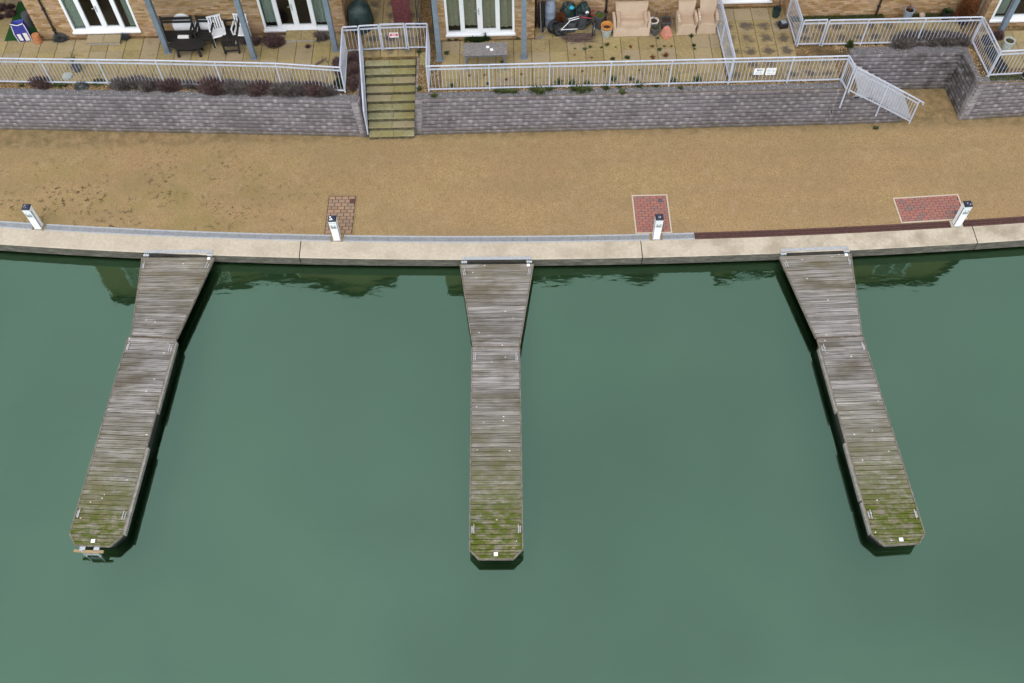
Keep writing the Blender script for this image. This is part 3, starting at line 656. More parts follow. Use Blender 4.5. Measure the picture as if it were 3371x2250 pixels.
# ------------------------------------------------------------------ buildings
def brick_faces(segs, z0, z1, seed):
    """segs: (origin, direction, length, normal, holes[(s0,s1,z0,z1)]) -> one mesh of single bricks with a tone each"""
    r = random.Random(seed); vs = []; fs = []; tones = []
    cols = [(.44, .30, .165), (.36, .225, .105), (.48, .345, .21), (.33, .20, .09), (.48, .315, .205), (.41, .275, .15), (.45, .29, .19)]
    for (o, d, L, nrm, holes) in segs:
        o, d, nrm = Vector(o), Vector(d), Vector(nrm); k = 0; z = z0
        while z < z1:
            s = -.1125 * (k % 2)
            while s < L:
                a, b = max(0, s), min(L, s + .215)
                parts = [(a, b)] if b - a > .02 else []
                for (h0, h1, hz0, hz1) in holes:
                    if z + .065 > hz0 + .001 and z < hz1 - .001:
                        np_ = []
                        for (p, q) in parts:
                            if q <= h0 or p >= h1: np_.append((p, q)); continue
                            if p < h0 - .015: np_.append((p, h0))
                            if q > h1 + .015: np_.append((h1, q))
                        parts = np_
                for (p, q) in parts:
                    e = r.uniform(.006, .011); bi = len(vs); A = o + d * p; B = o + d * q; F = nrm * e
                    for (P_, zz) in ((A, z), (B, z), (B, z + .065), (A, z + .065)): vs.append((P_.x, P_.y, zz))
                    for (P_, zz) in ((A + F, z + .002), (B + F, z + .002), (B + F, z + .063), (A + F, z + .063)): vs.append((P_.x, P_.y, zz))
                    fs += [(bi + 4, bi + 5, bi + 6, bi + 7), (bi, bi + 1, bi + 5, bi + 4), (bi + 1, bi + 2, bi + 6, bi + 5), (bi + 2, bi + 3, bi + 7, bi + 6), (bi + 3, bi, bi + 4, bi + 7)]
                    c = r.choice(cols); u = r.uniform(.82, 1.14); tones += [(c[0] * u, c[1] * u, c[2] * u, 1)] * 8
                s += .225
            z += .075; k += 1
    me = bpy.data.meshes.new('brickwork'); me.from_pydata(vs, [], fs)
    at_ = me.color_attributes.new('tone', 'FLOAT_COLOR', 'POINT'); at_.data.foreach_set('color', np.array(tones, dtype=np.float32).ravel())
    me.materials.append(MT['brick']); me.update(); return me
def wall_sheet(m, o, d, L, nrm, z0, z1, holes, t=.25):
    """solid wall with openings, built of upright boxes"""
    o, d, nrm = Vector(o), Vector(d), Vector(nrm)
    def bx(s0, s1, a, b):
        if s1 - s0 < .01 or b - a < .01: return
        A = o + d * s0; B = o + d * s1; q = [A, B, B - nrm * t, A - nrm * t]
        m.add([(p.x, p.y, a) for p in q] + [(p.x, p.y, b) for p in q], [(0, 1, 2, 3), (4, 5, 6, 7), (0, 1, 5, 4), (1, 2, 6, 5), (2, 3, 7, 6), (3, 0, 4, 7)])
    s = 0
    for (h0, h1, hz0, hz1) in sorted(holes):
        bx(s, h0, z0, z1); bx(h0, h1, z0, hz0); bx(h0, h1, hz1, z1); s = h1
    bx(s, L, z0, z1)
ZL = ZT + 2.62      # height of the detailed lower storey
def building(label, segs, roof, depth, seed, extra_floors=True):
    """segs as in brick_faces; roof: [(x, z)...] profile along the street front"""
    o0 = segs[0][0]; root = thing('apartment_building', label, 'building', (o0[0], o0[1], ZT))
    off = Vector((-o0[0], -o0[1], -ZT))
    me = brick_faces(segs, ZT - .07, ZL, seed); b = link('brickwork', me, root, off, kind='stuff')
    m = MB()
    for (o, d, L, nrm, holes) in segs: wall_sheet(m, o, d, L, nrm, ZT - .1, ZL, holes)
    m.build('wall', MT['mortar'], root, loc=off)
    x0, x1 = roof[0][0], roof[-1][0]; yf = min(s[0][1] for s in segs)
    m = MB(); n = len(roof)
    vs = [(x, yf, ZL + .005) for x, z in roof] + [(x, yf, z) for x, z in roof] + [(x, yf + depth, ZL + .005) for x, z in roof] + [(x, yf + depth, z) for x, z in roof]
    fs = [(0, n - 1, 2 * n + n - 1, 2 * n)] + [(i, i + 1, n + i + 1, n + i) for i in range(n - 1)] + [(2 * n + i, 3 * n + i, 3 * n + i + 1, 2 * n + i + 1) for i in range(n - 1)] + [(0, n, 3 * n, 2 * n), (n - 1, 3 * n - 1, 4 * n - 1, 2 * n - 1)]
    m.add(vs, fs); m.build('upper_wall', MT['upper'], root, loc=off)
    m = MB()
    for (xa, za), (xb, zb) in zip(roof[:-1], roof[1:]): m.add([(xa, yf - .3, za), (xb, yf - .3, zb), (xb, yf + depth + .3, zb), (xa, yf + depth + .3, za), (xa, yf - .3, za + .18), (xb, yf - .3, zb + .18), (xb, yf + depth + .3, zb + .18), (xa, yf + depth + .3, za + .18)], [(0, 3, 2, 1), (4, 5, 6, 7), (0, 1, 5, 4), (1, 2, 6, 5), (2, 3, 7, 6), (3, 0, 4, 7)])
    m.build('roof', MT['roof'], root, loc=off)
    # upper windows and balconies
    for fl in range(1, 4):
        z = ZT + 2.85 * fl
        for i in range(int((x1 - x0 - 1) // 3.3)):
            x = x0 + 1.2 + 3.3 * i; 
            if x + 1.6 > x1: continue
            w = MB(); fw = .07
            for (a, b_, c, d_) in ((0, 1.5, 0, fw), (0, 1.5, 1.95, 2.02), (0, fw, fw, 1.95), (1.43, 1.5, fw, 1.95), (.715, .785, fw, 1.95)): w.box(a, b_, -.03, .03, c, d_)
            wf = w.build('window', MT['upvc'], root, loc=(x + off.x, yf - .02 + off.y, z + .35 + off.z))
            MB().box(fw, 1.43, .0, .012, fw, 1.95).build('pane', MT['glass'], wf)
    return root, off
def curtain(parent, x0, x1, z0, z1, y, mat, seed, lift=0):
    r = random.Random(seed); n = 26; vs = []
    for i in range(n + 1):
        x = x0 + (x1 - x0) * i / n; dy = .022 * math.sin(i * 1.35 + r.random()) + r.uniform(-.012, .012)
        vs += [(x, y + dy, z0 + lift * math.sin(math.pi * i / n) + r.uniform(0, .015)), (x, y + dy * .5, z1)]
    m = MB().add(vs, [(2 * i, 2 * i + 2, 2 * i + 3, 2 * i + 1) for i in range(n)]); m.build('curtain', mat, parent, smooth=True, fix=False)
def french(root, off, x0, x1, z0, z1, y, handle=True, curt=(), step=None, sill=True, sub=(.235, .265, .265, .235)):
    """four-light white french window set in a facade facing -y"""
    W_ = x1 - x0; H_ = z1 - z0; F = .075; m = MB(); loc = Vector((x0, y, z0)) + off
    m.box(0, W_, -.05, .05, 0, F + .06); m.box(0, W_, -.05, .05, H_ - F, H_); m.box(0, F, -.05, .05, F + .06, H_ - F); m.box(W_ - F, W_, -.05, .05, F + .06, H_ - F)
    xs = [0]; 
    for s in sub: xs.append(xs[-1] + s * W_)
    for x in xs[1:-1]: m.box(x - .055, x + .055, -.045, .045, F + .06, H_ - F)
    panes = []
    for i in range(4):
        a, b = xs[i], xs[i + 1]; a += F if i == 0 else .055; b -= F if i == 3 else .055; zb = F + .06
        if i in (1, 2):   # door leaf frame
            m.box(a, b, -.038, .038, zb, zb + .09); m.box(a, a + .035, -.038, .038, zb + .09, H_ - F); m.box(b - .035, b, -.038, .038, zb + .09, H_ - F); a += .035; b -= .035; zb += .09
        panes.append((a, b, zb))
    fr = m.build('french_window', MT['upvc'], root, loc=loc)
    for a, b, zb in panes: MB().box(a, b, -.008, .004, zb, H_ - F).build('pane', MT['glass'], fr)
    if handle:
        m = MB(); hx = xs[2] - .03; m.box(hx - .018, hx + .018, -.06, -.0455, .85, 1.12); m.bar((hx, -.075, 1.02), (hx - .13, -.075, 1.02), .022); m.build('handle', MT['steelbar'], fr)
    if sill: MB().box(-.03, W_ + .03, -.12, -.051, -.012, .045).build('sill', MT['upvc'], fr)
    for c in curt: curtain(fr, *c[:4], .085 + (c[6] if len(c) > 6 else 0), c[4], c[5])
    # room behind
    r = MB(); r.box(-.3, W_ + .3, .28, 1.9, -.06, -.01); r.build('room_floor', MT['carpet'], fr)
    r = MB(); r.box(-.4, W_ + .4, 1.9, 2.0, 0, H_); r.box(-.4, -.3, .28, 1.9, 0, H_); r.box(W_ + .3, W_ + .4, .28, 1.9, 0, H_); r.box(-.4, W_ + .4, .28, 1.9, H_, H_ + .1); r.build('room_wall', MT['room'], fr)
    return fr
def downpipe(root, off, x, y, z1=ZL + 1, lean=0):
    m = MB().tube([(x, y, ZT), (x, y, z1)], .035, 8)
    for z in (ZT + .35, ZT + 1.25): m.box(x - .05, x + .05, y - .04, y + .05, z, z + .04)
    m.build('downpipe', MT['pipe'], root, loc=off, smooth=True)
# west block
YL = 27.57
segs = [((-16.1, YL, 0), (1, 0, 0), 10.62, (0, -1, 0), [(1.22, 3.52, ZT + .2, ZT + 2.3), (7.8, 10.1, ZT + .08, ZT + 2.3)]), ((-16.1, 33, 0), (0, -1, 0), 33 - YL, (-1, 0, 0), []), ((-5.48, YL, 0), (0, 1, 0), 5.4, (1, 0, 0), []),
        ((-20.8, 31.2, 0), (1, 0, 0), 4.7, (0, -1, 0), [])]
A, aoff = building('buff brick apartment block behind the black garden furniture', segs[:3], [(-19.2, 13.4), (-18.2, 13.5), (-15.0, 12.8), (-13.2, 12.6), (-11.2, 11.9), (-9.6, 12.4), (-8.3, 12.9), (-7.4, 13.7), (-6.4, 12.9), (-5.35, 12.4)], 8, 3)
french(A, aoff, -14.88, -12.58, ZT + .2, ZT + 2.3, YL + .03, curt=[(.06, .50, .14, 2.0, MT['curtain'], 1), (1.98, 2.24, .14, 2.0, MT['curtain'], 9)])
french(A, aoff, -8.30, -6.0, ZT + .08, ZT + 2.3, YL + .03, curt=[(.08, .62, .25, 2.1, MT['curtain'], 2), (1.72, 2.28, .2, 2.1, MT['curtain'], 3)])
downpipe(A, aoff, -15.5, YL - .06); downpipe(A, aoff, -11.95, YL - .06)
# centre block with its recess
YC = 27.0
segs = [((-2.33, YC, 0), (1, 0, 0), 3.35, (0, -1, 0), [(.35, 2.68, ZT + .18, ZT + 2.3)]), ((1.02, YC, 0), (0, 1, 0), .85, (1, 0, 0), []), ((1.02, 27.82, 0), (1, 0, 0), 6.33, (0, -1, 0), []),
        ((7.35, 27.82, 0), (0, 1, 0), .6, (1, 0, 0), []), ((7.35, 28.36, 0), (1, 0, 0), 2.45, (0, -1, 0), [(.12, 1.95, ZT + .17, ZT + 2.3)]), ((-2.33, 32.5, 0), (0, -1, 0), 5.5, (-1, 0, 0), [])]
B, boff = building('buff brick apartment block behind the wicker sofa and chairs', segs, [(-3.0, 12.6), (-1.8, 13.0), (-.6, 12.2), (1.0, 11.7), (2.6, 11.9), (3.0, 11.2), (5.2, 11.5), (6.0, 12.0), (6.6, 11.9), (7.0, 10.9)], 8, 4)
french(B, boff, -1.98, .35, ZT + .18, ZT + 2.3, YC + .03, curt=[(.08, 1.15, .3, 2.05, MT['curtain2'], 4), (1.15, 2.25, .2, 2.05, MT['curtain2'], 5)])
downpipe(B, boff, 3.52, 27.76); downpipe(B, boff, 1.09, 27.5, lean=0)
# porch door in the deep recess
dm = MB(); W_ = 1.83
dm.box(0, W_, -.05, .05, 0, .1); dm.box(0, .09, -.05, .05, .1, 2.1); dm.box(W_ - .09, W_, -.05, .05, .1, 2.1); dm.box(0, W_, -.05, .05, 2.1, 2.13)
dm.box(.42, .5, -.05, .05, .1, 2.1); dm.box(1.33, 1.41, -.05, .05, .1, 2.1)
df = dm.build('entrance_door', MT['upvc'], B, loc=Vector((7.47, 28.38, ZT + .17)) + boff)
MB().box(.5, 1.33, -.03, .03, .1, 2.1).build('door_leaf', MT['upvc'], df)
for a, b in ((.09, .42), (1.41, 1.74)): MB().box(a, b, -.005, .005, .1, 2.1).build('pane', MT['glass'], df)
MB().box(-.1, W_ + .1, -.1, -.051, -.03, .03).build('threshold', MT['upvc'], df); MB().box(0, W_, .1, 1.6, -.05, -.0).build('porch_floor', MT['carpet'], df); MB().box(-.2, W_ + .2, 1.6, 1.7, 0, 2.2).build('porch_back', MT['room'], df)
# east block
YR = 27.75
segs = [((9.8, YR, 0), (1, 0, 0), 6.6, (0, -1, 0), []), ((9.8, 29.5, 0), (0, -1, 0), 1.75, (-1, 0, 0), []), ((16.4, YR, 0), (0, -1, 0), .72, (-1, 0, 0), []), ((16.4, 27.03, 0), (1, 0, 0), 5.2, (0, -1, 0), [(.25, 2.75, ZT + .2, ZT + 2.3)])]
Cb, coff = building('buff brick apartment block behind the russet potted shrub', segs, [(9.2, 11.4), (9.6, 12.3), (10.4, 12.2), (10.6, 11.5), (12.2, 11.7), (13.2, 11.1), (14.2, 11.9), (16.0, 12.9), (18.0, 12.9), (20.0, 12.8), (20.6, 11.0)], 8, 5)
french(Cb, coff, 16.65, 19.15, ZT + .2, ZT + 2.3, 27.06, curt=[(.08, .45, .2, 2.0, MT['curtain'], 7), (1.95, 2.42, .2, 2.0, MT['curtain'], 8)])
downpipe(Cb, coff, 12.95, YR - .06)
# balconies carried by the columns
def balcony(label, x0, x1, y0, y1):
    b = thing('balcony', label, 'balcony', (x0, y0, ZT + 2.9)); MB().cbox(0, x1 - x0, 0, y1 - y0, 0, .2, .02).build('slab', MT['concrete'], b)
    n = int((x1 - x0) / .12)
    MB().tube([(.05, .08, 1.25), (x1 - x0 - .05, .08, 1.25)], .025).build('top_rail', MT['rail'], b); MB().bar((.05, .08, .3), (x1 - x0 - .05, .08, .3), .04).build('bottom_rail', MT['rail'], b)
    for k in range(n + 1): link('baluster', BAL, b, (.05 + (x1 - x0 - .1) * k / n, .08, .3), scale=(1, 1, .95))
balcony('concrete balcony over the black garden furniture', -12.2, -5.3, 26.1, YL - .33)
balcony('concrete balcony over the weathered table', -2.6, 1.2, 25.9, YC - .33)
COLM = MB().bar((0, 0, .015), (0, 0, 2.9), .165, .165); COLM.box(-.12, .12, -.12, .12, 0, .015)
for (x, y, lb) in ((-11.56, 26.72, 'blue-grey steel column beside the black oval table'), (-8.56, 26.32, 'blue-grey steel column beside the black bench seen end-on'), (-5.8, 26.62, 'blue-grey steel column by the heather at the steps'),
                   (-2.22, 26.02, 'blue-grey steel column at the gate end of the weathered table'), (.645, 26.03, 'blue-grey steel column between weathered table and barrel'), (16.96, 26.62, 'blue-grey steel column on the end patio by the stone pot')):
    c = COLM.build('steel_column', MT['column'], loc=(x, y, ZT)); tag(c, lb, 'column', 'columns carrying the balconies')
# ------------------------------------------------------------------ gangways and finger pontoons
CL = MB().bar((0, -.13, .045), (0, .13, .045), .016, .016); CL.bar((0, -.06, 0), (0, -.06, .04), .022); CL.bar((0, .06, 0), (0, .06, .04), .022)
CLM = CL.mesh('cleat'); CLM.materials.append(MT['steelbar'])
CB = MB().box(.03, .065, -.09, .09, 0, .01); CBM = CB.mesh('cleat_plate'); CBM.materials.append(MT['greyp'])
PW = .142
def planked(name, label, cat, quad, z, end=None, fdepth=.09, group=None):
    """deck over the quad (far-left, far-right, near-left, near-right), boards laid across; end: chamfered tip (left, right)"""
    fl, fr_, nl, nr = [Vector((*q, 0)) for q in quad]; org = (fl + fr_) / 2
    root = thing(name, label, cat, (org.x, org.y, z), 0, group); Ln = ((fl - nl).length + (fr_ - nr).length) / 2; n = max(3, round(Ln / PW))
    def edge(t, ext=0): return fl.lerp(nl, t) - org, fr_.lerp(nr, t) - org
    def plank(a0, b0, a1, b1):
        c = (a0 + b0 + a1 + b1) / 4; d = (b0 - a0).normalized(); g = rnd.uniform(.0045, .009); u = Vector((-d.y, d.x, 0)) * g; dz = rnd.uniform(-.0025, .0025)
        ch = .006; pts = [a0 - u - c, b0 - u - c, b1 + u - c, a1 + u - c]; q = sum(pts, Vector()) / 4
        ins = [p + (q - p).normalized() * ch for p in pts]; m = MB()
        m.add([(p.x, p.y, -.035) for p in pts] + [(p.x, p.y, dz - .004) for p in pts] + [(p.x, p.y, dz) for p in ins], [(0, 1, 2, 3)] + [(i, (i + 1) % 4, 4 + (i + 1) % 4, 4 + i) for i in range(4)] + [(4 + i, 4 + (i + 1) % 4, 8 + (i + 1) % 4, 8 + i) for i in range(4)] + [(8, 9, 10, 11)])
        m.build('plank', MT['deck'], root, loc=c)
    for k in range(n):
        a0, b0 = edge(k / n); a1, b1 = edge((k + 1) / n); sh = (b0 - a0).normalized() * .022
        plank(a0 + sh, b0 - sh, a1 + sh, b1 - sh)
    out = [fl - org, fr_ - org, nr - org, nl - org]
    if end:
        tl, tr = [Vector((*q, 0)) - org for q in end]; nn = 3; a, b = nl - org, nr - org
        for k in range(nn):
            sh = (b - a).normalized() * .022; plank(a.lerp(tl, k / nn) + sh, b.lerp(tr, k / nn) - sh, a.lerp(tl, (k + 1) / nn) + sh, b.lerp(tr, (k + 1) / nn) - sh)
        out = [fl - org, fr_ - org, nr - org, tr, tl, nl - org]
    for i in range(len(out)):
        a, b = out[i], out[(i + 1) % len(out)]
        if i == 0 and cat == 'gangway': continue
        d = (b - a).normalized(); nm = Vector((-d.y, d.x, 0)) * .0
        MB().bar(a + nm - Vector((0, 0, fdepth / 2 - .004)), b + nm - Vector((0, 0, fdepth / 2 - .004)), .034, fdepth).build('fascia_board', MT['fascia'], root)
    c = sum(out, Vector()) / len(out); ins = [p + (c - p).normalized() * .14 for p in out]
    MB().prism([(p.x, p.y) for p in ins], -.6 if cat != 'gangway' else -.24, -.037).build('float' if cat != 'gangway' else 'underframe', MT['dark'], root)
    return root, fl - org, fr_ - org, nl - org, nr - org
def cleats(root, a, b, t, ia=.12, side=1):
    """a pair of cleats on the two long edges (a: left far/near pair, b: right)"""
    for (p, q), s in ((a, 1), (b, -1)):
        c = p.lerp(q, t); d = (q - p).normalized(); ang = math.atan2(d.y, d.x) + math.pi / 2; nx = Vector((-d.y, d.x, 0)) * (ia * s)
        k = link('cleat', CLM, root, c + nx, (0, 0, ang)); link('cleat_plate', CBM, k, (0, 0, 0.001), None, scale=(-s, 1, 1))
PIERS = [dict(g=((-11.65, 19.12), (-9.36, 19.06), (-11.47, 16.22), (-10.09, 16.08)), f=((-11.56, 16.15), (-10.10, 16.03), (-12.02, 9.96), (-10.59, 9.86)), e=((-11.81, 9.62), (-10.87, 9.56)), w='beside the timber ladder end', h='the pontoon with a ladder'),
         dict(g=((-1.57, 18.55), (.73, 18.50), (-1.17, 15.54), (.22, 15.50)), f=((-1.20, 15.49), (.22, 15.45), (-1.26, 9.22), (.15, 9.20)), e=((-1.02, 8.96), (-.11, 8.94)), w='middle', h='the straight pontoon'),
         dict(g=((8.46, 18.56), (10.71, 18.61), (9.07, 15.55), (10.44, 15.59)), f=((9.10, 15.49), (10.46, 15.53), (9.44, 9.37), (10.85, 9.36)), e=((9.72, 9.06), (10.64, 9.10)), w='', h='')]
glab = ['dark patchy wooden gangway leading to the pontoon with the ladder', 'olive-tinted wooden gangway of the middle pontoon', 'pale brown wooden gangway whose left edge slants in from the quay']
flab = ['weathered finger pontoon with a timber ladder at its mossy end', 'weathered middle finger pontoon lying square to the quay', 'weathered finger pontoon of broad boards with a fender strip facing the middle pontoon']
PT = []
for i, P in enumerate(PIERS):
    g, a, b, c, d = planked('gangway', glab[i], 'gangway', P['g'], -.02, group=None)
    cleats(g, (a, c), (b, d), .115, .11)
    # hinge brackets and kerb angle
    ux = (b - a).normalized(); uy = Vector((-ux.y, ux.x, 0))
    hm = MB(); A_ = a + ux * .07 + uy * .20 + Vector((0, 0, .04)); B_ = b - ux * .07 + uy * .20 + Vector((0, 0, .04)); hm.bar(A_, B_, .11, .014); hm.build('hinge_plate', MT['galv'], g)
    for q, s in ((a, 1), (b, -1)):
        h_ = q + ux * s * .13 + uy * .07; hm = MB(); hm.tube([h_ - ux * .09 + Vector((0, 0, .025)), h_ + ux * .09 + Vector((0, 0, .025))], .032, 8)
        for k in (-.06, 0, .06): hm.bar(h_ + ux * k - uy * .06 + Vector((0, 0, .02)), h_ + ux * k + uy * .10 + Vector((0, 0, .03)), .014, .05)
        hm.build('hinge', MT['galv'], g)
    hm = MB(); hm.tube([a + ux * .25 + uy * .1, b - ux * .25 + uy * .1], .02, 8); hm.build('hinge_rod', MT['dark'], g)
    pc = b - ux * .16 - uy * .05; MB().box(-.045, .045, -.045, .045, 0, .012).build('number_plate', MT['plate'], g, loc=pc)
    f, a, b, c, d = planked('finger_pontoon', flab[i], 'pontoon', P['f'], -.02, P['e'], fdepth=.075)
    cleats(f, (a, c), (b, d), .055, .11); cleats(f, (a, c), (b, d), .91, .11); PT.append((f, a, b, c, d))
    t = (Vector((*P['e'][0], 0)) + Vector((*P['e'][1], 0))) / 2 - Vector((f.location.x, f.location.y, 0))
    MB().box(-.052, .052, -.05, .05, 0, .014).build('number_plate', MT['plate'], f, loc=t + Vector((0, .13, .003)))
def fender(pt, side, segs):
    f, a, b, c, d = pt; p, q = (a, c) if side == 'l' else (b, d); dr = (q - p).normalized(); nm = Vector((dr.y, -dr.x, 0)); 
    if side == 'r': nm = -nm
    for (t0, t1, w) in segs:
        x0, x1 = p.lerp(q, t0) + nm * (.017 + w / 2), p.lerp(q, t1) + nm * (.017 + w / 2)
        MB().bar(x0 + Vector((0, 0, -.065)), x1 + Vector((0, 0, -.065)), w, .13).build('fender_strip', MT['fender'], f)
fender(PT[0], 'r', [(.015, .40, .05), (.58, .995, .065)])
fender(PT[2], 'l', [(.055, .40, .05), (.56, .84, .06), (.85, .995, .045)])
# ladder at the end of the first pontoon
f = PT[0][0]; e0, e1 = Vector((-11.81, 9.62, 0)) - Vector((f.location.x, f.location.y, 0)), Vector((-10.87, 9.56, 0)) - Vector((f.location.x, f.location.y, 0)); ux = (e1 - e0).normalized(); uy = Vector((-ux.y, ux.x, 0))
m = MB(); c0 = e0.lerp(e1, .42) - uy * .14
m.bar(c0 - ux * .42 + uy * .02 + Vector((0, 0, -.10)), c0 + ux * .06 + Vector((0, 0, -.085)), .07, .05); m.bar(c0 - ux * .16 - uy * .02 + Vector((0, 0, -.05)), c0 + ux * .40 + Vector((0, 0, -.05)), .07, .05)
lad = m.build('ladder', MT['oak'], f)
m = MB()
for s in (-.18, .2):
    m.bar(c0 + ux * s + Vector((0, 0, -.06)), c0 + ux * s - Vector((0, 0, 1.3)), .05); m.bar(c0 + ux * s + Vector((0, 0, -.035)), c0 + ux * s + uy * .16 + Vector((0, 0, -.035)), .15, .02)
m.build('ladder_bracket', MT['galv'], lad)
m = MB(); [m.bar(c0 - ux * .18 - Vector((0, 0, z)), c0 + ux * .2 - Vector((0, 0, z)), .035) for z in (.22, .3, .55)]; m.build('rung', MT['galv'], lad)
# ------------------------------------------------------------------ service pedestals
def pedestal(x, lab, rz, lime=False):
    r = thing('service_pedestal', lab, 'bollard', (x, ky(x) + .80, .004), rz, 'power pedestals along the quay'); w = .105
    MB().box(-w - .02, w + .02, -w - .02, w + .02, 0, .015).build('base_plate', MT['galv'], r)
    b = MB(); b.add([(-w, -w * .92, .015), (w, -w * .92, .015), (w, w * .92, .015), (-w, w * .92, .015), (-w * 1.1, -w, .88), (w * 1.1, -w, .88), (w * 1.1, w, .88), (-w * 1.1, w, .88)], [(0, 3, 2, 1), (4, 5, 6, 7), (0, 1, 5, 4), (1, 2, 6, 5), (2, 3, 7, 6), (3, 0, 4, 7)]); bo = b.build('body', MT['wpaint'], r)
    for s in (-1, 1): MB().bar((s * w * 1.04, -.055, .03), (s * w * 1.14, -.06, .88), .008, .02).build('side_groove', MT['navy'], bo)
    MB().box(-w * 1.06, w * 1.06, -w * .98, w * .98, .88, .896).build('shadow_gap', MT['navy'], r)
    MB().box(-w * 1.14, w * 1.14, -w * 1.04, w * 1.04, .896, .975).build('head', MT['wpaint'], r)
    c = MB(); c.box(-w * 1.2, w * 1.2, -w * 1.12, w * 1.12, .975, 1.0); c.add([(-w * 1.2, -w * 1.12, 1.0), (w * 1.2, -w * 1.12, 1.0), (w * 1.2, w * 1.12, 1.0), (-w * 1.2, w * 1.12, 1.0), (-w, -w * .92, 1.03), (w, -w * .92, 1.03), (w, w * .92, 1.03), (-w, w * .92, 1.03)], [(4, 5, 6, 7), (0, 1, 5, 4), (1, 2, 6, 5), (2, 3, 7, 6), (3, 0, 4, 7)])
    cp = c.build('cap', MT['navy'], r)
    if lime:
        m = MB()
        for k in range(9): q = (rnd.uniform(-.09, .02), rnd.uniform(-.07, .08)); s = rnd.uniform(.01, .025); m.prism([(q[0] + s * 1.6 * math.cos(t), q[1] + s * math.sin(t)) for t in (0, 1, 2, 3, 4, 5)], 1.03, 1.033)
        m.build('bird_lime', MT['plate'], cp)
    else:
        m = MB()
        for k in range(5): q = (rnd.uniform(-.06, .06), rnd.uniform(-.06, .06)); s = rnd.uniform(.006, .012); m.prism([(q[0] + s * math.cos(t), q[1] + s * math.sin(t)) for t in (0, 1, 2, 3, 4, 5)], 1.03, 1.033)
        m.build('bird_lime', MT['plate'], cp)
    for s in (-.055, .055):
        m = MB().tube([(s, -w - .005, .80), (s, -w - .05, .80), (s, -w - .06, .765)], .014, 6); m.build('tap', MT['greyp'], r)
    m = MB().box(-.082, .082, -w - .012, -w + .01, .64, .72); m.box(-.05, -.01, -w - .025, -w - .012, .65, .71); m.box(.02, .06, -w - .025, -w - .012, .65, .71); m.build('socket_panel', MT['greyp'], r)
    return r
pedestal(-15.2, 'white service pedestal standing on the far stretch of galvanised drain', R_(-3)); pedestal(-5.5, 'white service pedestal by the tan block paving, bird lime on its navy cap', 0, True)
pedestal(4.66, 'white service pedestal in front of the square red brick patch', R_(0)); pedestal(14.28, 'white service pedestal by the wide red brick patch and brown drain', R_(3))
# ------------------------------------------------------------------ wall capping, gravel, plants
MT['capband'] = simple('weathered_capping', (.125, .12, .125), .95, var=.4, scale=10, world=True)
for (w, pts, d) in ((w1, [(-19.6, wl(-19.6) + .34), (-4.9, wl(-4.9) + .34)], .26), (w2, [(-3.0, 24.36), (11.15, 24.38)], .26), (w3, [(11.7, 25.98), (15.7, 25.96)], .34), (w4, [(15.62, 24.46), (20.6, 24.69)], .26), (w4, [(15.73, 24.605), (15.6, 25.9)], .2)):
    zc = 1.4795 if d == .2 else 1.485; a, b = Vector((*pts[0], zc)), Vector((*pts[1], zc)); MB().bar(a - w.location, b - w.location, d, .045 if pts[0][1] < 25.9 else .05).build('capping', MT['capband'], w)
def pebbles(name, label, zones, seed, pal, kind='stuff'):
    r = random.Random(seed); vs = []; fs = []; tn = []
    for (x0, x1, ya, yb, z, n, s0, s1) in zones:
        for _ in range(n):
            x = r.uniform(x0, x1); y = r.uniform(ya(x) if callable(ya) else ya, yb(x) if callable(yb) else yb); s = r.uniform(s0, s1); a = r.uniform(0, 3); b = len(vs); e = r.uniform(.6, 1)
            ca, sa = math.cos(a), math.sin(a)
            for (px, py, pz) in ((s, 0, 0), (0, s * e, 0), (-s, 0, 0), (0, -s * e, 0), (0, 0, s * .6), (0, 0, -s * .3)): vs.append((x + px * ca - py * sa, y + px * sa + py * ca, z + s * .25 + pz))
            fs += [(b, b + 1, b + 4), (b + 1, b + 2, b + 4), (b + 2, b + 3, b + 4), (b + 3, b, b + 4), (b + 1, b, b + 5), (b + 2, b + 1, b + 5), (b + 3, b + 2, b + 5), (b, b + 3, b + 5)]
            c = r.choice(pal); u = r.uniform(.75, 1.2); tn += [(c[0] * u, c[1] * u, c[2] * u, 1)] * 6
    me = bpy.data.meshes.new(name); me.from_pydata(vs, [], fs); at_ = me.color_attributes.new('tone', 'FLOAT_COLOR', 'POINT'); at_.data.foreach_set('color', np.array(tn, dtype=np.float32).ravel()); me.materials.append(MT['brick']); me.update()
    return tag(link(name, me, kind=kind), label, 'gravel')
GP = [(.40, .25, .10), (.28, .16, .06), (.48, .36, .2), (.55, .48, .36), (.2, .12, .05)]
WP = [(.6, .58, .54), (.5, .46, .4), (.42, .36, .28)]
pebbles('gravel', 'loose golden gravel between the block walls and the railings', [(-2.5, 11.1, 24.50, 24.72, 1.495, 3200, .012, .026), (-3.0, -2.2, 24.5, 26.3, 1.495, 500, .012, .024), (11.2, 12.9, 26.08, 26.4, 1.495, 700, .012, .026), (15.7, 16.0, 24.5, 26.0, 1.495, 220, .012, .024), (-19, -5.5, lambda x: wl(x) + .47, lambda x: wl(x) + .75, 1.495, 1500, .012, .024)], 1, GP)
pebbles('stray_pebbles', 'pale pebbles scattered on the capping of the block walls', [(-2.5, 11., 24.28, 24.5, 1.508, 420, .008, .02), (-19, -5., lambda x: wl(x) + .25, lambda x: wl(x) + .5, 1.508, 260, .008, .02), (11.3, 14, 25.85, 26.1, 1.508, 60, .008, .02), (15.7, 18, 24.36, 24.6, 1.508, 70, .008, .02)], 2, WP)
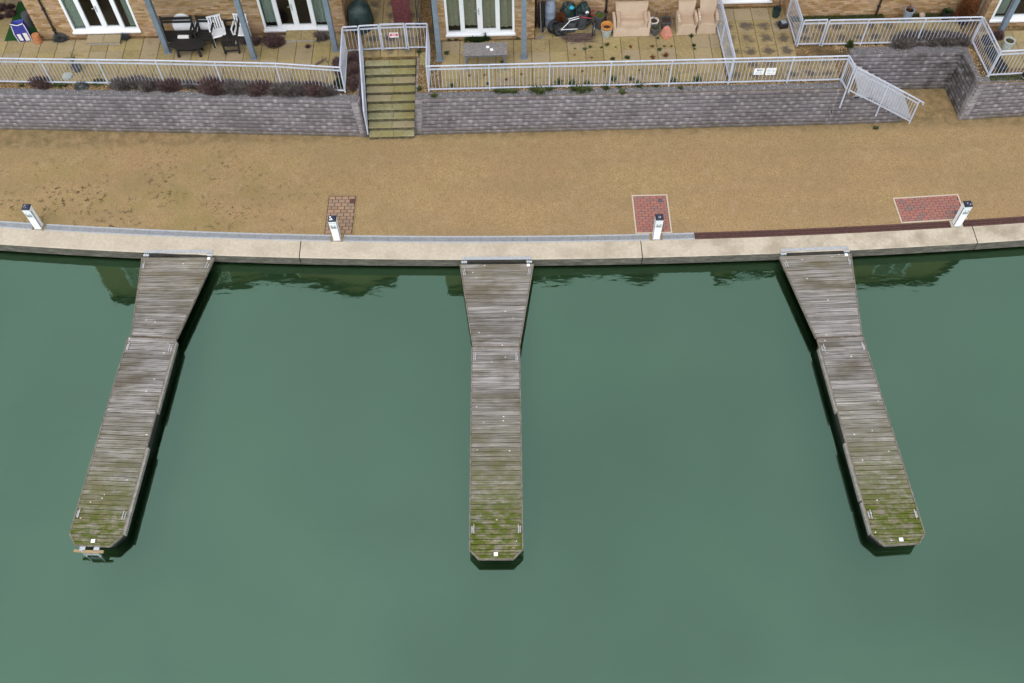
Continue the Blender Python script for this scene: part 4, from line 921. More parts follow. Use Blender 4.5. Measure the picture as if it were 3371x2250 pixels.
def shrub(name, label, loc, rx, ry, h, n, mat, cat='shrub', seed=0, L=.10, wd=.009, group=None, core=True, upward=.35):
    r = random.Random(seed); root = thing(name, label, cat, loc, 0, group)
    m = MB()
    lob = [(r.uniform(-.45, .45) * rx, r.uniform(-.45, .45) * ry, r.uniform(.55, .85)) for _ in range(5)] + [(0, 0, 1)]
    for _ in range(n):
        lx, ly_, ls = r.choice(lob); th = r.uniform(0, 2 * math.pi); ph = math.acos(r.uniform(-.1, 1)); k = r.uniform(.62, 1) * ls * .8
        d = Vector((math.sin(ph) * math.cos(th), math.sin(ph) * math.sin(th), math.cos(ph)))
        p = Vector((lx + d.x * rx * k, ly_ + d.y * ry * k, max(.0, d.z * h * k * 1.1) + .01)); q = (d + Vector((r.uniform(-.5, .5), r.uniform(-.5, .5), r.uniform(-.2, .5) + upward))).normalized()
        l = L * r.uniform(.5, 1.25); s = q.cross(Vector((r.uniform(-1, 1), r.uniform(-1, 1), r.uniform(-1, 1)))).normalized() * wd * r.uniform(.7, 1.4)
        m.add([p - s, p + s, p + q * l], [(0, 1, 2)])
    m.build('foliage', mat, root, fix=False)
    c = MB(); pr = []
    for i in range(5): a = math.pi / 2 * i / 4; pr.append((math.cos(a) * .64 + .001, math.sin(a) * .62 * h))
    c.lathe(pr, 12, sx=rx * .95, sy=ry * .95); 
    c.v = [(x * r.uniform(.82, 1.1), y * r.uniform(.82, 1.1), z * r.uniform(.85, 1.08)) for x, y, z in c.v]
    if core: c.build('stems', mat, root)
    return root
S1 = 3.485
ORD = ['first', 'second', 'third', 'fourth', 'fifth', 'sixth', 'seventh', 'eighth', 'ninth', 'tenth', 'eleventh', 'twelfth', 'thirteenth', 'fourteenth', 'fifteenth', 'sixteenth']
lavs = [(485, 965, 90, 'heath'), (1430, 985, 105, 'lav'), (1620, 975, 110, 'lav'), (1745, 990, 75, 'lav'), (1960, 1000, 95, 'heath')]
lavs2 = [(60, 990, 95, 'lav'), (310, 1000, 95, 'heath'), (505, 985, 62, 'lav'), (760, 1005, 140, 'heath'), (1010, 1020, 108, 'lav'), (1180, 1005, 82, 'lav'), (1345, 1030, 120, 'heath'), (1570, 1045, 100, 'lav'), (1730, 1045, 125, 'lav'), (1905, 1045, 110, 'heath'), (2085, 1055, 95, 'lav')]
i = 0
for lst, ox in ((lavs, 0), (lavs2, 480)):
    for (zx, zy, r_, mt) in lst:
        p = at(ox + zx / S1, zy / S1, 1.5); rr_ = r_ / S1 / 97 * 1.25; i += 1
        shrub('lavender_bush', ORD[16 - i] + ' lavender bush from the garden steps in the row on the western wall', (p.x, p.y - .02, 1.495), rr_ * 1.3, rr_ * .72, rr_ * rnd.uniform(.6, 1.0), int(1200 + 11000 * rr_), MT[mt], seed=i, L=.13, group='lavender row on the western wall')
for (zx, zy, r_, mt, lb) in ((935, 1005, 105, 'grey', 'silver-grey herb between the green weeds on the western wall'), (1130, 965, 85, 'green', 'yellow-green herb beside the silver-grey one on the western wall')):
    p = at(zx / S1, zy / S1, 1.5); rr_ = r_ / S1 / 97; shrub('herb', lb, (p.x, p.y, 1.495), rr_, rr_ * .7, rr_ * .75, 1500, MT[mt], 'plant', seed=zx, L=.06)
for (px, py, rx, ry, h, mt, lb, n) in ((201, 132, .28, .2, .26, 'grey', 'grey lavender clump against the brick by the downpipe', 2200), (413, 128, .14, .12, .2, 'grey', 'small grey herb at the end of the stone doorstep', 900),
        (902, 145, .40, .30, .42, 'heath', 'large round brown heather in front of the curtained doors', 4500), (845, 140, .24, .2, .24, 'heath', 'small dark heather beside the large round one', 1600), (806, 138, .16, .16, .2, 'lav', 'small dark clump behind the steel column and end-on bench', 900),
        (1060, 128, .36, .17, .28, 'lav', 'dark clipped lavender beside the doorstep and column', 2400), (1014, 157, .08, .06, .06, 'heath', 'tiny brown seedling at the doorstep edge', 200)):
    p = at(px, py, ZT); shrub('shrub', lb, (p.x, p.y, ZT), rx, ry, h, n, MT[mt], seed=px)
for k, (x, y, rx, ry, h) in enumerate(((-5.12, 24.95, .2, .42, .3), (-5.12, 25.55, .21, .42, .34), (-5.14, 26.1, .2, .36, .34))): shrub('heather', 'brown heather filling the bed beside the stair handrail', (x, y, 1.5), rx, ry, h, 2400, MT['heath'], seed=60 + k, group='heather bed by the steps')
shrub('heather', 'brown heather outside the railing at the top of the western wall', (-5.62, 25.7, ZT - .02), .24, .55, .32, 2600, MT['heath'], seed=77); shrub('heather', 'green-tinged heather in the railing corner by the steps', (-5.56, 24.98, ZT - .02), .18, .25, .22, 900, MT['dgreen'], seed=78)
for k, (zx, zy, r_) in enumerate(((500, 625, 150), (660, 600, 165), (830, 590, 160), (1000, 585, 160), (1160, 585, 150), (1310, 590, 130), (1430, 600, 100))):
    p = at(2850 + zx / 4.509, zy / 4.509 + 4, 1.5); rr_ = r_ / 4.509 / 97 * 1.2; shrub('lavender_bush', ORD[6 - k] + ' dark lavender bush from the railing corner above the dark block wall', (p.x, p.y - .05, 1.495), rr_, rr_ * .72, rr_ * 1.05, 3600, MT['lav'], seed=90 + k, L=.13, group='lavender mass above the dark wall')
p = at(2850 + 1940 / 4.509, 545 / 4.509, ZT); shrub('heather', 'dark red-brown heather at the foot of the end column', (p.x, p.y, ZT), .2, .22, .28, 1500, MT['heath'], seed=101)
p = at(2300 + 1725 / S1, 545 / S1, 1.5); shrub('herb', 'tall yellow-green herb on the gravel above the ramp', (p.x, p.y, 1.495), .15, .12, .38, 700, MT['green'], 'plant', seed=102, L=.1, core=False)
# brown domed plants at the western edge
for k, (zx, zy, rx, ry) in enumerate(((290, 190, 95, 75), (70, 230, 170, 150), (285, 400, 175, 115), (30, 470, 110, 80))):
    p = at(zx / 7.84, zy / 7.84, ZT); q = rx / 7.84 / 95; shrub('sedge_dome', 'dense rounded brown plant in the clump on the western corner', (p.x, p.y, ZT), q, q * .85, q * .95, 3200, MT['heath'], 'plant', seed=110 + k, L=.05, group='brown domed plants')
# weeds in the paving joints
def weed_mesh(seed, n, L, w, up):
    r = random.Random(seed); m = MB()
    for _ in range(n):
        th = r.uniform(0, 2 * math.pi); l = L * r.uniform(.5, 1.1); e = r.uniform(.1, 1) * up; d = Vector((math.cos(th), math.sin(th), e)).normalized(); s = Vector((-d.y, d.x, 0)).normalized() * w * r.uniform(.7, 1.3); o = Vector((r.uniform(-.03, .03), r.uniform(-.03, .03), .004))
        m.add([o, o + d * l * .55 + s, o + d * l - Vector((0, 0, l * .15)), o + d * l * .55 - s], [(0, 1, 2, 3)])
    return m
WM = {}
for nm, mt in (('green', 'green'), ('dgreen', 'dgreen'), ('brown', 'rustp')):
    for v, (n, L, w, up) in enumerate(((34, .10, .013, .8), (60, .13, .011, 1.2), (60, .17, .010, 2.2))):
        me = weed_mesh(v * 7 + len(nm), n, L, w, up).mesh('weed'); me.materials.append(MT[mt]); WM[nm, v] = me
wl_ = {'green': 'green weed growing in a joint of the buff paving', 'dgreen': 'dark green weed growing in a joint of the buff paving', 'brown': 'withered brown weed in a joint of the buff paving'}
def weed(px, py, kind, v, s=1.0, z=ZT, lab=None, grp=None):
    p = at(px, py, z); o = link('weed', WM[kind, v], None, p, (0, 0, rnd.uniform(0, 6)), scale=(s, s, s)); tag(o, lab or wl_[kind], 'weed', grp or kind + ' weeds in the patio joints')
for (zx, zy, k, v, s) in ((590, 545, 'green', 0, .9), (645, 525, 'green', 1, .7), (480, 542, 'green', 0, .5), (770, 530, 'green', 0, .7), (832, 505, 'green', 2, .8), (930, 525, 'green', 0, .5), (895, 655, 'dgreen', 1, .9), (1055, 645, 'dgreen', 1, 1.0), (1095, 522, 'brown', 0, .8), (1330, 517, 'brown', 0, .8), (1415, 552, 'dgreen', 0, 1.0), (1465, 515, 'brown', 0, .6), (1545, 515, 'brown', 0, .6), (1340, 640, 'brown', 0, 1.1),
        (1480, 625, 'brown', 2, 1.0), (1765, 405, 'dgreen', 1, .9), (1790, 508, 'dgreen', 1, .8), (1390, 425, 'green', 1, .6), (1800, 545, 'green', 0, .6), (475, 610, 'brown', 0, .5), (665, 640, 'brown', 0, .5), (800, 790, 'brown', 0, .5), (1190, 780, 'green', 0, .5), (560, 790, 'brown', 0, .6), (1500, 775, 'brown', 0, .6)): weed(1750 + zx / 3.356, zy / 3.356, k, v, s)
for (zx, zy, k, v, s) in ((280, 690, 'dgreen', 0, 1.2), (985, 805, 'dgreen', 0, .8), (340, 1110, 'dgreen', 1, .9), (805, 1085, 'dgreen', 0, .8), (575, 975, 'brown', 0, .7), (770, 975, 'brown', 0, .7), (1045, 1030, 'brown', 0, .7), (1240, 962, 'brown', 0, .6), (310, 520, 'dgreen', 0, 1.0), (400, 515, 'dgreen', 0, .9), (1195, 500, 'green', 0, .8)): weed(1400 + zx / 3.915, zy / 3.915, k, v, s)
for (zx, zy, v, s) in ((300, 930, 2, 1.0), (440, 940, 2, 1.0), (610, 935, 1, .9), (905, 895, 2, .9), (1095, 890, 2, .7), (1175, 960, 2, 1.2), (820, 985, 2, 1.0), (965, 965, 1, .8), (1560, 905, 1, .9), (1825, 895, 2, 1.0), (1640, 975, 1, .7), (1370, 955, 1, .7), (40, 1015, 2, 1.2), (110, 1030, 2, 1.1), (200, 1000, 2, 1.0), (480, 1000, 2, 1.2), (560, 1020, 2, 1.1), (640, 1000, 2, .9), (1000, 1030, 1, .9)): weed(1750 + zx / 3.356, zy / 3.356, 'green', v, s * 1.45, 1.5, 'leafy green weed on the gravel under the railing with the notices', 'weeds under the long railing')
for (zx, zy, v, s) in ((920, 1180, 1, 1.1), (1000, 1190, 1, 1.2), (1080, 1190, 1, 1.1), (1150, 1190, 1, 1.), (110, 1240, 1, 1.)): weed(1400 + zx / 3.915, zy / 3.915, 'green', v, s * 1.3, 1.5, 'leafy green weed on the gravel under the railing with the notices', 'weeds under the long railing')
for (zx, zy, v, s) in ((250, 985, 1, 1.), (640, 985, 1, 1.1), (700, 990, 1, 1.1), (750, 985, 1, 1.), (900, 985, 1, 1.), (1290, 1000, 1, 1.), (970, 980, 1, 1.)): weed(zx / S1, zy / S1, 'green', v, s, 1.5, 'green weed between the lavender bushes on the western wall', 'weeds in the lavender row')
for (px, py, lb, s) in ((1080 + 1000 / 3.336, 575 / 3.336, 'dark weed at the top of the steps by the gate', .9), (1080 + 1005 / 3.336, 985 / 3.336, 'pale weed on the gravel beside the steps', 1.0), (2882, 424, 'moss tuft at the foot of the slanted railing', 1.0), (2882 - 300, 130, '', 0)):
    if s: weed(px, py, 'dgreen', 1, s, ZT if py < 300 else .01, lb, 'odd weeds')
for x, lb in ((2300 + 2030 / S1, 'dark weed beside the tall herb above the ramp'),): weed(x, 505 / S1, 'dgreen', 2, 1., ZT, lb, 'odd weeds')
p = at(1400 + 640 / 3.915, 520 / 3.915, ZT); shrub('ivy_clump', 'dark green leafy clump below the white doors behind the table', (p.x, p.y - .0, ZT - .02), .34, .14, .2, 1200, MT['dgreen'], 'plant', seed=140, L=.09, wd=.02); p = at(1400 + 765 / 3.915, 505 / 3.915, ZT); shrub('ivy_clump', 'taller green leafy clump beside the table under the white doors', (p.x, p.y, ZT - .02), .2, .13, .3, 900, MT['dgreen'], 'plant', seed=141, L=.09, wd=.02)
# grass strips
def grass(name, label, zones, mat, seed, L=.07, wd=.007):
    r = random.Random(seed); m = MB()
    for (x0, x1, y0, y1, z, n) in zones:
        for _ in range(n):
            p = Vector((r.uniform(x0, x1), r.uniform(y0, y1), z)); q = Vector((r.uniform(-.6, .6), r.uniform(-.6, .6), 1)).normalized(); l = L * r.uniform(.5, 1.3); th = r.uniform(0, 3.1); s = Vector((math.cos(th), math.sin(th), 0)) * wd
            m.add([p - s, p + s, p + q * l], [(0, 1, 2)])
    return tag(m.build(name, mat, kind='stuff', fix=False), label, 'grass')
grass('grass', 'strip of grass along the foot of the east block', [(10.0, 13.2, 27.45, 27.72, 1.5, 5200), (14.1, 15.2, 27.5, 27.72, 1.5, 1200)], MT['green'], 5)
grass('grass', 'short grass on the capping in front of the end patio', [(16.05, 17.2, 24.40, 24.62, 1.5, 1800), (17.2, 20, 24.5, 24.75, 1.5, 2500)], MT['grass'], 6, L=.05)
grass('moss', 'moss patch beside the pile of sticks', [(2.05, 2.35, 26.85, 27.05, 1.53, 700)], MT['grass'], 7, L=.04)
# ------------------------------------------------------------------ black garden furniture
def garden_bench(label, x, y, rz, L, cat='bench', name='garden_bench'):
    r = thing(name, label, cat, (x, y, ZT), rz); D = .50; K = MT['black']
    for sx in (-1, 1):
        a = sx * (L / 2 - .03); MB().bar((a, -.25, 0), (a, -.25, .60), .055).build('leg', K, r); MB().bar((a, .22, 0), (a, .33, .88), .055).build('leg', K, r)
        MB().bar((a, -.30, .615), (a, .27, .615), .07, .03).build('armrest', K, r); MB().bar((a, -.25, .36), (a, .25, .36), .04, .07).build('side_rail', K, r); MB().bar((a, -.25, .13), (a, .22, .13), .035, .045).build('stretcher', K, r)
    for k in range(5): y0 = -.27 + k * .098; MB().bar((-L / 2 + .03, y0, .405), (L / 2 - .03, y0, .405), .082, .022).build('seat_slat', K, r)
    MB().bar((-L / 2, -.27, .35), (L / 2, -.27, .35), .03, .08).build('apron', K, r)
    for z, h, dy in ((.80, .10, .315), (.665, .075, .295)): MB().bar((-L / 2 + .02, dy, z), (L / 2 - .02, dy, z), .025, h).build('back_slat', K, r)
    return r
garden_bench('black two-seat bench with its back to the brick, white tabletop behind it', -11.18, 27.13, 0, 1.1)
garden_bench('black armchair next to the black bench, white panel behind it', -10.22, 27.13, R_(-2), .60, 'chair', 'garden_chair')
garden_bench('black bench standing end-on to the wall beside the white chairs', -9.32, 27.02, R_(-88), 1.0)
t = thing('coffee_table', 'black oval coffee table on two slab legs', 'table', (-10.76, 26.60, ZT)); m = MB(); n = 28
pol = [(.63 * math.cos(2 * math.pi * k / n), .27 * math.sin(2 * math.pi * k / n)) for k in range(n)]
def slice_oval(y0, y1):
    f = lambda y: .63 * math.sqrt(max(0, 1 - (y / .27) ** 2)); ys = [y0 + (y1 - y0) * i / 4 for i in range(5)]; return [(-f(y), y) for y in ys] + [(f(y), y) for y in ys[::-1]]
for k in range(6):
    y0 = -.268 + .0894 * k; MB().prism(slice_oval(y0 + .003, min(.2685, y0 + .0864))[::-1], .40, .425).build('top_board', MT['black'], t)
for s in (-1, 1): MB().bar((s * .38, -.17, 0), (s * .34, -.10, .38), .09, .05).build('leg', MT['black'], t); MB().bar((s * .38, .17, 0), (s * .34, .10, .38), .09, .05).build('leg', MT['black'], t); MB().bar((s * .34, -.15, .385), (s * .34, .15, .385), .06, .03).build('bearer', MT['black'], t)
MB().bar((-.36, 0, .16), (.36, 0, .16), .06, .04).build('stretcher', MT['black'], t)
o = MB().cbox(-.19, .19, -.055, .055, 0, .07, .01).build('paper_box', MT['paper'], loc=(-10.93, 26.93, ZT + .418), rot=(0, 0, R_(-1))); tag(o, 'crumpled white paper box on the front slats of the black bench', 'box')
# white plastic table tops and chairs stored behind
def leaning_disc(label, x, y, z, rx, rz_, tilt):
    r = thing('folded_table', label, 'table', (x, y, z)); r.rotation_euler = (tilt, 0, 0); m = MB(); n = 28; m.add([(rx * math.cos(2 * math.pi * k / n), d, rz_ + rz_ * math.sin(2 * math.pi * k / n)) for d in (-.018, .018) for k in range(n)], [tuple(range(n)), tuple(range(n, 2 * n))[::-1]] + [(k, n + k, n + (k + 1) % n, (k + 1) % n) for k in range(n)]); m.build('tabletop', MT['upvc'], r)
    for s in (-1, 1): MB().bar((s * rx * .4, .02, .1), (s * rx * .4, .05, rz_ * 1.7), .03).build('folded_leg', MT['upvc'], r)
leaning_disc('round white tabletop leaning on the brick behind the black bench', -11.0, 27.42, ZT, .38, .46, R_(-9)); leaning_disc('white oval tabletop leaning behind the black armchair', -10.28, 27.43, ZT, .36, .36, R_(-8))
def plastic_chair(label, x, y, rz):
    r = thing('plastic_chair', label, 'chair', (x, y, ZT), rz); K = MT['upvc']; MB().cbox(-.24, .24, -.25, .2, .38, .42, .02).build('seat', K, r)
    for sx in (-.22, .22): MB().bar((sx, -.23, 0), (sx, -.2, .38), .04).build('leg', K, r); MB().bar((sx, .22, 0), (sx, .16, .38), .04).build('leg', K, r); MB().bar((sx * 1.1, -.2, .62), (sx * 1.1, .22, .62), .05, .025).build('armrest', K, r); MB().bar((sx * 1.05, -.2, .4), (sx * 1.1, -.2, .62), .035).build('arm_post', K, r)
    m = MB(); m.bar((-.24, .28, .86), (.24, .28, .86), .03, .06)
    for k in range(6): x_ = -.2 + .08 * k; m.bar((x_, .2, .42), (x_, .28, .85), .045, .015)
    m.build('backrest', K, r)
plastic_chair('white slatted plastic chair beside the black armchair', -9.8, 27.18, R_(18)); plastic_chair('white slatted plastic chair behind the black end-on bench', -9.02, 27.22, R_(-4))
# doorsteps
for x, y, w, d, lb, n in ((-13.83, 27.32, 1.17, .42, 'two-slab stone doorstep under the dark white-framed doors', 2), (-7.0, 27.25, 1.1, .46, 'two-slab stone doorstep beside the large round heather', 2)):
    r = thing('doorstep', lb, 'step', (x, y, ZT)); MB().box(-w / 2 + .03, w / 2 - .03, -d / 2 + .03, d / 2, -.01, .10).build('plinth', MT['concrete'], r)
    for k in range(n): MB().cbox(-w / 2 + w / n * k + .003, -w / 2 + w / n * (k + 1) - .003, -d / 2, d / 2, .10, .145, .008).build('step_slab', MT['slab'], r)
# western corner clutter
o = MB().box(-.62, .55, -1.0, 1.0, 0, .02).build('turf_mat', MT['turf'], loc=(-16.72, 28.45, ZT + .004), rot=(0, 0, R_(0))); tag(o, 'bright green artificial turf mat by the brick corner', 'mat')
sk = thing('compost_sack', 'upright blue and white compost sack by the brick corner', 'sack', (-16.62, 27.52, ZT), R_(8)); m = MB()
m.add([(-.21, -.11, 0), (.21, -.11, 0), (.21, .11, 0), (-.21, .11, 0), (-.23, -.14, .35), (.23, -.14, .35), (.23, .14, .35), (-.23, .14, .35), (-.2, -.1, .66), (.2, -.1, .66), (.2, .1, .66), (-.2, .1, .66), (-.21, -.10, .76), (.2, -.09, .72), (.21, .09, .78), (-.19, .09, .73), (0, -.13, .70), (.0, .02, .6)],
      [(0, 3, 2, 1), (0, 1, 5, 4), (1, 2, 6, 5), (2, 3, 7, 6), (3, 0, 4, 7), (4, 5, 9, 8), (5, 6, 10, 9), (6, 7, 11, 10), (7, 4, 8, 11), (8, 9, 13, 16), (8, 16, 12), (9, 10, 14, 13), (10, 11, 15, 14), (11, 8, 12, 15), (12, 16, 17), (16, 13, 17), (13, 14, 17), (14, 15, 17), (15, 12, 17)]); m.build('sack_body', MT['bagblue'], sk)
m = MB(); m.add([(-.15, -.128, .06), (-.03, -.128, .06), (-.04, -.148, .36), (-.16, -.148, .36)], [(0, 1, 2, 3)]); m.add([(.03, -.125, .03), (.17, -.125, .03), (.18, -.148, .38), (.04, -.148, .38)], [(0, 1, 2, 3)])
for s in (-1, 1): m.bar((s * .215, -.115, .0), (s * .235, -.14, .36), .02, .02); m.bar((s * .235, -.14, .36), (s * .205, -.1, .7), .02, .02)
m.bar((-.21, -.10, .765), (0, -.13, .70), .02); m.bar((0, -.13, .70), (.2, -.09, .725), .02); m.build('white_print', MT['paper'], sk)
def lathe_pot(name, label, loc, prof, mat, cat='pot', soil=None, group=None, rim=None, n=20, sq=0, rz=0, tilt=None):
    r = thing(name, label, cat, loc, rz, group)
    if tilt: r.rotation_euler = tilt
    MB().lathe(prof, n, sq=sq).build('pot_body', mat, r, smooth=not sq)
    if soil: MB().lathe([(soil[0], soil[1] - .02), (soil[0] * .98, soil[1])], n, sq=sq).build('soil', soil[2], r)
    return r
def vessel(r0, r1, h, t=.02, dep=None): d = dep if dep else h * .25; return [(r0, 0), (r1, h - .05), (r1 + .012, h - .05), (r1 + .012, h), (r1 - t, h), (r1 - t - (r1 - r0) * d / h, h - d), (.002, h - d)]
lathe_pot('upturned_pot', 'upturned terracotta pot beside the blue sack', (-16.16, 27.38, ZT), [(.14, 0), (.155, .03), (.15, .06), (.125, .30), (.002, .31)], MT['terra'])
lathe_pot('flue_pipe', 'dark cylindrical drum behind the blue sack', (-16.62, 28.25, ZT), [(.16, 0), (.16, .45), (.14, .5), (.002, .5)], MT['darkpot'], 'drum')
bx_ = thing('storage_box', 'black box with a white pointed cover by the brick corner', 'box', (-16.55, 29.0, ZT)); MB().cbox(-.22, .22, -.2, .2, 0, .5, .02).build('box_body', MT['blackp'], bx_); m = MB(); m.add([(-.24, -.22, .505), (.24, -.22, .505), (.24, .22, .505), (-.24, .22, .505), (.02, .05, .95), (-.02, .12, .93)], [(0, 1, 4), (1, 2, 4), (2, 5, 4), (2, 3, 5), (3, 0, 5), (0, 4, 5), (0, 3, 2, 1)]); m.build('cover', MT['paper'], bx_)
lathe_pot('paving_disc', 'round pale stone disc lying behind the western railing', tuple(at(222, 253, ZT)), [(.17, 0), (.175, .02), (.165, .05), (.002, .052)], MT['stone'], 'disc')
pp = thing('potted_grass', 'dark arching grass plant behind the western railing', 'plant', tuple(at(256, 232, ZT))); m = MB(); r0 = random.Random(4)
for k in range(26):
    th = r0.uniform(0, 6.28); l = r0.uniform(.25, .45); m.tube([(0, 0, .35), (math.cos(th) * l * .4, math.sin(th) * l * .4, .35 + l * .75), (math.cos(th) * l, math.sin(th) * l, .35 + l * .55)], [.006, .005, .001], 3)
m.build('leaves', MT['dgreen'], pp); MB().tube([(0, 0, 0), (.01, 0, .4)], [.022, .014], 6).build('stem', MT['twig'], pp); MB().lathe(vessel(.12, .16, .2), 16).build('pot_body', MT['darkpot'], pp)
tb = thing('broken_branch', 'dark knotted branch on the paving near the heather corner', 'branch', tuple(at(1038, 215, ZT))); MB().tube([(0, 0, .02), (.12, .05, .06), (.28, .12, .1), (.40, .17, .2)], [.03, .035, .028, .012], 6).build('limb', MT['twig'], tb); MB().tube([(.24, .1, .1), (.27, .17, .25)], [.02, .008], 5).build('side_shoot', MT['twig'], tb); MB().tube([(.36, .16, .15), (.42, .06, .02)], [.015, .01], 5).build('side_shoot', MT['twig'], tb)
# passage: covered parasol, red slatted screen, pipes
cv = thing('covered_barbecue', 'barbecue under a dark green cover in the passage', 'barbecue', (-4.98, 27.75, ZT)); m = MB(); m.lathe([(.40, 0), (.44, .25), (.42, .62), (.36, .85), (.2, .98), (.002, 1.02)], 18); r0 = random.Random(8); m.v = [(x * r0.uniform(.9, 1.1), y * r0.uniform(.9, 1.1), z) for x, y, z in m.v]; m.build('cover', MT['tarp'], cv, smooth=True); MB().lathe([(.3, 0), (.3, .03), (.002, .03)], 12).build('foot', MT['blackp'], cv)
rs = thing('slatted_screen', 'dark red slatted timber screen in the passage', 'screen', (-3.84, 27.85, ZT))
for k in range(18): MB().box(0, .62, -.012, .012, .02 + k * .1, .112 + k * .1).build('slat', MT['redwood'], rs)
for x in (.04, .58): MB().box(x - .03, x + .03, .013, .06, 0, 1.85).build('upright', MT['redwood'], rs)
br_ = thing('garden_tools', 'dark broom and pole leaning in the passage', 'tools', (-3.02, 27.75, ZT)); MB().tube([(0, 0, 0), (.02, .1, 1.6)], .016, 6).build('handle', MT['blackp'], br_); MB().tube([(.08, 0, 0), (.09, .12, 1.3)], .02, 6).build('handle', MT['darkpot'], br_); MB().box(-.08, .14, -.05, .04, 0, .1).build('broom_head', MT['blackp'], br_)
pl = thing('passage_downpipe', 'black downpipe on the brick corner beside the passage', 'pipe', (-2.42, 27.35, ZT)); MB().tube([(0, 0, 0), (0, 0, 2.6)], .04, 8).build('pipe', MT['pipe'], pl)
# ------------------------------------------------------------------ weathered table
t = thing('slatted_table', 'weathered grey slatted table with blue-grey legs behind the railing', 'table', (-.655, 25.66, ZT))
for k in range(6): y0 = -.30 + .1 * k; MB().cbox(-.735, .735, y0 + .004, y0 + .096, .72, .75, .005).build('slat', MT['greywood'], t)
for sx in (-.64, .64):
    for sy in (-.22, .22): MB().bar((sx, sy, 0), (sx, sy, .72), .055).build('leg', MT['bluewood'], t)
    MB().bar((sx, -.25, .68), (sx, .25, .68), .04, .08).build('end_rail', MT['bluewood'], t)
for sy in (-.24, .24): MB().bar((-.66, sy, .68), (.66, sy, .68), .035, .08).build('apron', MT['bluewood'], t)
o = MB().lathe([(.05, 0), (.06, .012), (.055, .014), (.04, .006), (.002, .005)], 14).build('saucer', MT['plate'], loc=(-.57, 25.72, ZT + .752)); tag(o, 'small white saucer on the weathered table', 'saucer')
o = MB().add([(-.05, -.06, 0), (.05, -.06, .004), (.05, .06, .002), (-.05, .06, .006), (0, 0, .012), (-.05, -.06, -.001), (.05, -.06, .003), (.05, .06, .001), (-.05, .06, .005)], [(0, 1, 4), (1, 2, 4), (2, 3, 4), (3, 0, 4), (5, 8, 7, 6)]).build('paper_sheet', MT['plate'], loc=(-.44, 25.6, ZT + .756), rot=(0, 0, .3)); tag(o, 'crumpled white paper on the weathered table', 'paper')
# ------------------------------------------------------------------ clutter against the recess wall
bl_ = thing('water_butt', 'tall ribbed grey-blue plastic barrel beside the brick corner', 'barrel', (1.58, 27.5, ZT)); MB().lathe([(.155, 0), (.165, .2), (.178, .22), (.172, .24), (.18, .46), (.192, .48), (.186, .5), (.185, .72), (.195, .74), (.188, .76), (.18, .95), (.14, 1.04)], 24).build('barrel_body', MT['barrel'], bl_, smooth=True); MB().lathe([(.152, 1.035), (.155, 1.06), (.12, 1.10), (.03, 1.125), (.002, 1.125)], 24).build('lid', MT['barrel'], bl_, smooth=True); MB().lathe([(.02, 1.126), (.02, 1.135), (.002, 1.135)], 10).build('knob', MT['darkpot'], bl_)
o = thing('garden_fork', 'dark long-handled fork leaning beside the barrel', 'tool', (1.27, 27.25, ZT)); MB().tube([(0, 0, 0), (-.05, .25, 1.3)], .02, 6).build('handle', MT['greywood'], o); MB().tube([(.06, -.02, 0), (.05, .25, 1.1)], .025, 6).build('handle', MT['blackp'], o); MB().box(-.1, .12, .2, .26, .0, 1.05).build('backboard', MT['blackp'], o); MB().bar((.04, -.12, .02), (.17, -.25, .30), .04, .015).build('blade', MT['galv'], o)
o = MB().cbox(-.16, .16, -.035, .035, 0, .03, .004).build('timber_offcut', MT['greywood'], loc=(1.22, 26.95, ZT + .002), rot=(0, 0, R_(25))); tag(o, 'short pale timber offcut at the brick corner', 'timber')
for x, y, w, d, h, lb in ((2.27, 27.3, .40, .3, .42, 'slate plastic tub behind the bicycle, nearer the barrel'), (2.66, 27.42, .38, .3, .68, 'taller slate plastic tub behind the bicycle')):
    r = thing('plastic_tub', lb, 'tub', (x, y, ZT)); MB().lathe([(w * .42, 0), (w * .5, h - .04), (w * .53, h - .04), (w * .53, h), (w * .48, h), (w * .45, h * .5), (.002, h * .5)], 16, sq=1, sy=d / w).build('tub_body', MT['darkpot'], r)
def heap(name, label, cat, loc, rx, ry, h, mat, seed, amp=.22):
    r = random.Random(seed); bm = bmesh.new(); bmesh.ops.create_icosphere(bm, subdivisions=4, radius=1)
    from mathutils import noise as N
    for v in bm.verts:
        k = 1 + amp * N.noise(v.co * 2.2 + Vector((seed, 0, 0))) + amp * .7 * N.noise(v.co * 6 + Vector((0, seed, 0))) + amp * .4 * N.noise(v.co * 13)
        v.co = Vector((v.co.x * rx * k, v.co.y * ry * k, max(0, v.co.z * k) * h))
    me = bpy.data.meshes.new(name); bm.to_mesh(me); bm.free(); me.materials.append(mat); me.polygons.foreach_set('use_smooth', [True] * len(me.polygons)); return tag(link(name, me, loc=loc), label, cat)
heap('tarpaulin_heap', 'crumpled dark green tarpaulin heaped against the brick behind the bicycle', 'tarpaulin', (2.2, 27.62, ZT), .32, .16, .9, MT['tarp'], 3); heap('tarpaulin_heap', 'dark green tarpaulin sagging over the taller slate tub', 'tarpaulin', (2.72, 27.56, ZT + .15), .28, .19, .78, MT['tarp'], 6)
heap('plastic_bag', 'bright teal plastic bag on top of the tarpaulin', 'bag', (2.3, 27.48, ZT + .80), .1, .08, .09, MT['teal'], 9, ); heap('white_rag', 'white rag on the edge of the tarpaulin', 'rag', (2.83, 27.4, ZT + .66), .07, .05, .05, MT['paper'], 12)
shrub('dead_plant', 'ginger dead plant between the barrel and the tarpaulin', (1.93, 27.4, ZT + .35), .15, .12, .34, 700, MT['rustp'], 'plant', seed=150, L=.16, core=False)
bk = thing('bicycle', 'black and white bicycle with red bars leaning on the tubs', 'bicycle', (1.95, 27.02, ZT)); bk.rotation_euler = (R_(-10), 0, 0)
